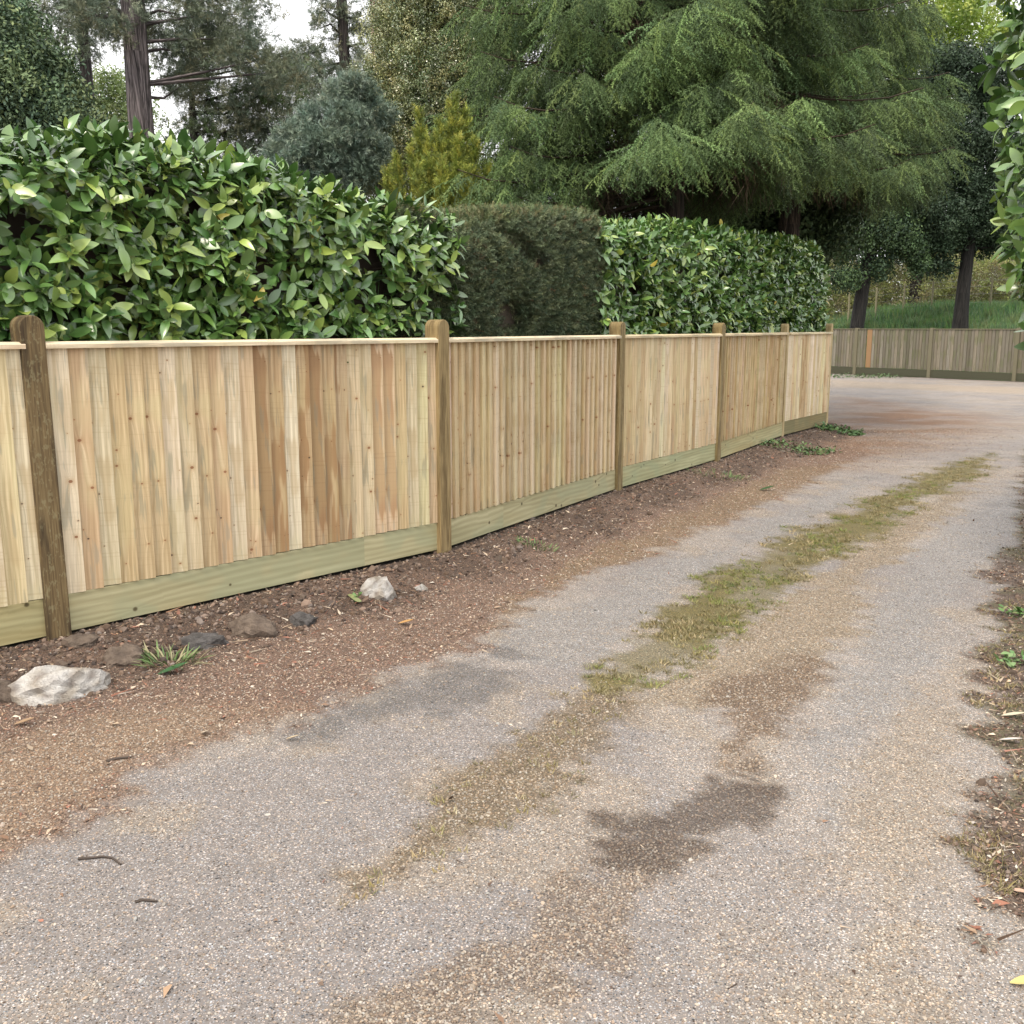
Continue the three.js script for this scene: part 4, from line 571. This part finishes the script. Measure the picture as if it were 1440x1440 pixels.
  const tagStuff = (m, n, l, c) => { m.name = numbered(n); tag(m, l, c); };
  tagStuff(copies('leaf_litter', flake, std([1, 1, 1], 0.85), lit), 'leaf_litter', 'brown leaf litter on the soil along the fence and verge', 'litter');
  tagStuff(copies('soil_crumbs', pebble[1], std([1, 1, 1], 1), crumbs), 'soil_crumbs', 'dark soil crumbs along the foot of the fence', 'soil');
  const sliver = (() => { const o = []; stick(o, V(0, 0, 0), V(0.05, 2.2, 0.1), 0.11); return soup(o); })(); tagStuff(copies('twig_litter', sliver, std([1, 1, 1], 0.9), chips), 'twig_litter', 'fine twigs and needles scattered along the drive edges', 'litter');
  // moss and thin grass down the middle
  const tuft = (() => { const o = []; for (let i = 0; i < 8; i++) { const p = V(rr(-0.6, 0.6), -0.05, rr(-0.6, 0.6)), t = p.clone().add(V(rr(-0.7, 0.7), rr(0.3, 1), rr(-0.7, 0.7))); o.push(p.x - 0.1, p.y, p.z, p.x + 0.1, p.y, p.z + 0.05, t.x, t.y, t.z); } return soup(o); })(), ms = [];
  scatter(150000, -2, 9, 2.5, 16, (x, z, d) => { const o = groundAt(x, z), w = Math.max(o.moss, (o.mossTail || 0) * 0.12, (o.verge || 0) * 0.3 * sstep(0.45, 0.6, fbm(x * 2, z * 2 + 4, 3))); if (rnd() > w * 0.85 * sstep(0.3, 0.5, fbm(x * 5, z * 5 + 40, 3))) return; const g = fbm(x * 2.4 + 9, z * 2.4, 3); ms.push([basis(V(x, height(x, z), z), UP.clone().addScaledVector(randDir(), 0.2), randDir(), rr(0.014, 0.034)), vary(g > 0.5 && o.moss > 0.2 ? pick([[0.18, 0.2, 0.05], [0.13, 0.16, 0.045], [0.24, 0.22, 0.08]]) : pick([[0.26, 0.21, 0.1], [0.22, 0.19, 0.08], [0.34, 0.28, 0.16], [0.16, 0.14, 0.06]]))]); });
  tagStuff(copies('moss', tuft, needleMat, ms), 'moss', 'mossy grass strip down the middle of the drive', 'moss');
}
// stones along the foot of the fence
function stone(label, px, py, wpx, hpx, cols, sd, name = 'rock', flat = 0.6) {
  seed(sd); const p = onGround(px, py), dist = Math.hypot(p.x, p.z) * 1.04, w = wpx / F * dist / 2, h = hpx / F * dist, g = new THREE.IcosahedronGeometry(1, 5), q = g.attributes.position, col = [], planes = Array.from({ length: 9 }, () => [randDir(), rr(0.62, 0.95)]);
  for (let i = 0; i < q.count; i++) { const v = V(q.getX(i), q.getY(i), q.getZ(i)); let r = 1; for (const [n, d] of planes) { const c = v.dot(n); if (c > 0.2) r = Math.min(r, d / c); } r *= 0.9 + 0.5 * (fbm(v.x * 2.6 + sd + v.z * 1.9, v.y * 2.6 - v.z * 2.2, 4) - 0.5) + 0.09 * (noise(v.x * 13 + v.z * 11, v.y * 13 + sd) - 0.5); q.setXYZ(i, v.x * r * w, v.y * r * h * flat + h * 0.12, v.z * r * w * 0.75); const n = fbm(v.x * 3 + sd, v.y * 3 + v.z * 2.4, 4), n2 = noise(v.x * 9 + v.z * 7, v.y * 9); let c = mix3(cols[0], cols[1], sstep(0.42, 0.62, n)); c = mix3(c, cols[2], 0.8 * sstep(0.62, 0.85, n2)); col.push(...c); }
  g.setAttribute('color', new THREE.Float32BufferAttribute(col, 3)); g.computeVertexNormals(); const m = new THREE.Mesh(g, stoneMat); m.castShadow = m.receiveShadow = true; m.position.copy(p); m.position.y -= h * 0.14; m.rotation.y = rr(-0.3, 0.6); top(m, name); tag(m, label, 'rock'); return m;
}
const stoneMat = new THREE.MeshStandardMaterial({ vertexColors: true, roughness: 0.95, bumpMap: speck.bump, bumpScale: 0.006 });
const WHITE = [[0.33, 0.29, 0.24], [0.5, 0.48, 0.45], [0.16, 0.13, 0.11]], GREY = [[0.085, 0.078, 0.074], [0.13, 0.12, 0.115], [0.05, 0.045, 0.042]], SOILC = [[0.14, 0.105, 0.08], [0.19, 0.145, 0.11], [0.09, 0.065, 0.05]];
stone('large white chalky rock below the lichen-spotted post', 84, 972, 140, 56, WHITE, 601, 'rock', 0.7);
stone('small white rock below the second post of the fence', 535, 836, 60, 36, WHITE, 602, 'rock', 0.8);
stone('dark grey rock behind the weed at the fence foot', 290, 905, 75, 38, GREY, 603);
stone('brown earthy rock right of the weed and dark rock', 355, 888, 70, 44, SOILC, 604);
stone('round dark grey stone at the fence foot among gravel', 427, 874, 44, 26, GREY, 605);
stone('soil-covered rock between the white rock and the weed', 172, 928, 66, 38, SOILC, 606);
stone('earthy stone against the white chalky rock', 8, 978, 44, 40, SOILC, 607);
stone('small pale pebble beside the small white rock', 592, 828, 22, 12, WHITE, 608);
stone('pale flint under the gravel board past the second post', 745, 728, 22, 9, WHITE, 609);
stone('flat soil clod at the foot of the lichen-spotted post', 115, 905, 60, 22, SOILC, 610);
// plants at the edges
function weed(label, px, py, n, size, cols, sd, wide, leafy) {
  seed(sd); const p = onGround(px, py), g = thing('weed_plant', label, 'plant', p), byCol = cols.map(() => []);
  for (let i = 0; i < n; i++) { const a = rr(0, 6.28), r = Math.sqrt(rnd()) * wide, o = V(Math.cos(a) * r, 0, Math.sin(a) * r * 0.7); o.y = height(p.x + o.x, p.z + o.z) - p.y + (leafy ? rnd() * rnd() * size * 1.4 : 0); const dir = leafy ? randDir().setY(rr(0.05, 0.7)) : V(Math.cos(a) * rr(0.2, 1), rr(0.3, 1.2), Math.sin(a) * rr(0.2, 1)), L = size * rr(0.5, 1.2), lg = leafy ? laurelLeaves[i % 3].clone() : leafGeo(0.09, 0.3, 0.35, 4); lg.applyMatrix4(basis(o, dir, UP.clone().addScaledVector(randDir(), leafy ? 0.8 : 0.5), L)); byCol[Math.floor(rnd() * cols.length)].push(lg); }
  byCol.forEach((l, i) => { if (l.length) mesh('leaves', mergeGeometries(l), std(cols[i], 0.6), g); }); return g;
}
const GW = [[0.06, 0.13, 0.03], [0.1, 0.19, 0.05], [0.2, 0.22, 0.09]];
weed('straggly green weed beside the dark grey rock at the fence foot', 240, 935, 110, 0.1, [[0.07, 0.13, 0.035], [0.12, 0.19, 0.06], [0.26, 0.24, 0.13]], 701, 0.13, false);
weed('small grass tuft on the soil past the second post', 752, 770, 110, 0.06, GW, 702, 0.16, false);
weed('low ivy and grass on the bank below the last fence panel', 1125, 632, 420, 0.055, [[0.05, 0.1, 0.03], [0.08, 0.15, 0.04], [0.12, 0.17, 0.07]], 703, 0.55, true);
weed('green ivy clump round the last post of the new fence', 1180, 607, 420, 0.06, [[0.05, 0.11, 0.03], [0.08, 0.16, 0.04]], 704, 0.4, true);
weed('thin grass on the bank below the fourth fence panel', 1010, 672, 130, 0.07, GW, 705, 0.35, false);
weed('small leafy weed beside the small white rock', 503, 838, 9, 0.07, GW, 706, 0.04, true);
weed('clump of small green leaves on the right-hand verge', 1436, 865, 60, 0.045, GW, 707, 0.12, true);
weed('pale green leafy weed on the right-hand verge', 1436, 935, 60, 0.05, [[0.1, 0.2, 0.06], [0.17, 0.26, 0.1]], 708, 0.12, true);
weed('low ivy along the foot of the grey fence', 1205, 530, 500, 0.08, [[0.05, 0.1, 0.03], [0.09, 0.14, 0.05]], 709, 1.6, true);
{ seed(720);
  const fallen = (label, px, py, L, col, ang, lift = 0.15) => { const p = onGround(px, py), m = new THREE.Mesh(leafGeo(0.42, 0.35, -0.18), std(col, 0.7)); m.castShadow = m.receiveShadow = true; m.matrixAutoUpdate = true; basis(p.add(V(0, 0.006, 0)), V(Math.cos(ang), lift, Math.sin(ang)), UP.clone().addScaledVector(randDir(), 0.3), L).decompose(m.position, m.quaternion, m.scale); top(m, 'fallen_leaf'); tag(m, label, 'leaf'); };
  fallen('orange-brown fallen leaf on the reddish gravel below the second panel', 560, 878, 0.1, [0.42, 0.24, 0.09], 0.3); fallen('dark green fallen laurel leaf under the weed', 222, 950, 0.15, [0.03, 0.09, 0.03], -0.3); fallen('pale dry leaf on the mossy right-hand verge', 1408, 1008, 0.1, [0.5, 0.44, 0.32], 0.5); fallen('whitish curled leaf on the right edge of the drive', 1405, 1042, 0.09, [0.55, 0.5, 0.45], 0.7);
  fallen('pinkish dry leaf low on the right-hand verge', 1422, 1252, 0.06, [0.5, 0.33, 0.24], 1.2); fallen('yellowish leaf at the near right corner of the drive', 1420, 1385, 0.09, [0.5, 0.4, 0.15], 0.2); fallen('tan curled leaf where gravel meets the grey drive', 402, 1041, 0.06, [0.45, 0.36, 0.24], 0.1); fallen('dark green leaf lying on the gravel by the fourth panel', 1068, 690, 0.16, [0.03, 0.07, 0.02], 0.2); fallen('pale curled leaf on tan gravel', 288, 1030, 0.07, [0.5, 0.42, 0.32], 1.3); fallen('dry brown leaf below the white chalky rock', 20, 1020, 0.1, [0.3, 0.2, 0.12], 0.1);
  const twig = (label, pts, r) => { const q = pts.map(([x, y]) => onGround(x, y)), o = q[0].clone(); const m = new THREE.Mesh(tube(q.map((p) => p.clone().sub(o).add(V(0, r * 0.8, 0))), q.map((_, i) => r * (1 - 0.5 * i / q.length)), 6), std([0.06, 0.045, 0.035], 0.9)); m.position.copy(o); m.castShadow = m.receiveShadow = true; top(m, 'twig'); tag(m, label, 'twig'); };
  twig('forked dark twig on the grey drive near the tan gravel', [[110, 1209], [128, 1208], [145, 1206], [158, 1208], [170, 1217]], 0.005); twig('short bent dark twig on the grey drive', [[190, 1270], [200, 1267], [212, 1268], [221, 1269]], 0.005); twig('pale stick lying on the tan gravel', [[150, 1072], [165, 1068], [185, 1066]], 0.006);
}
renderer.render(scene, camera);
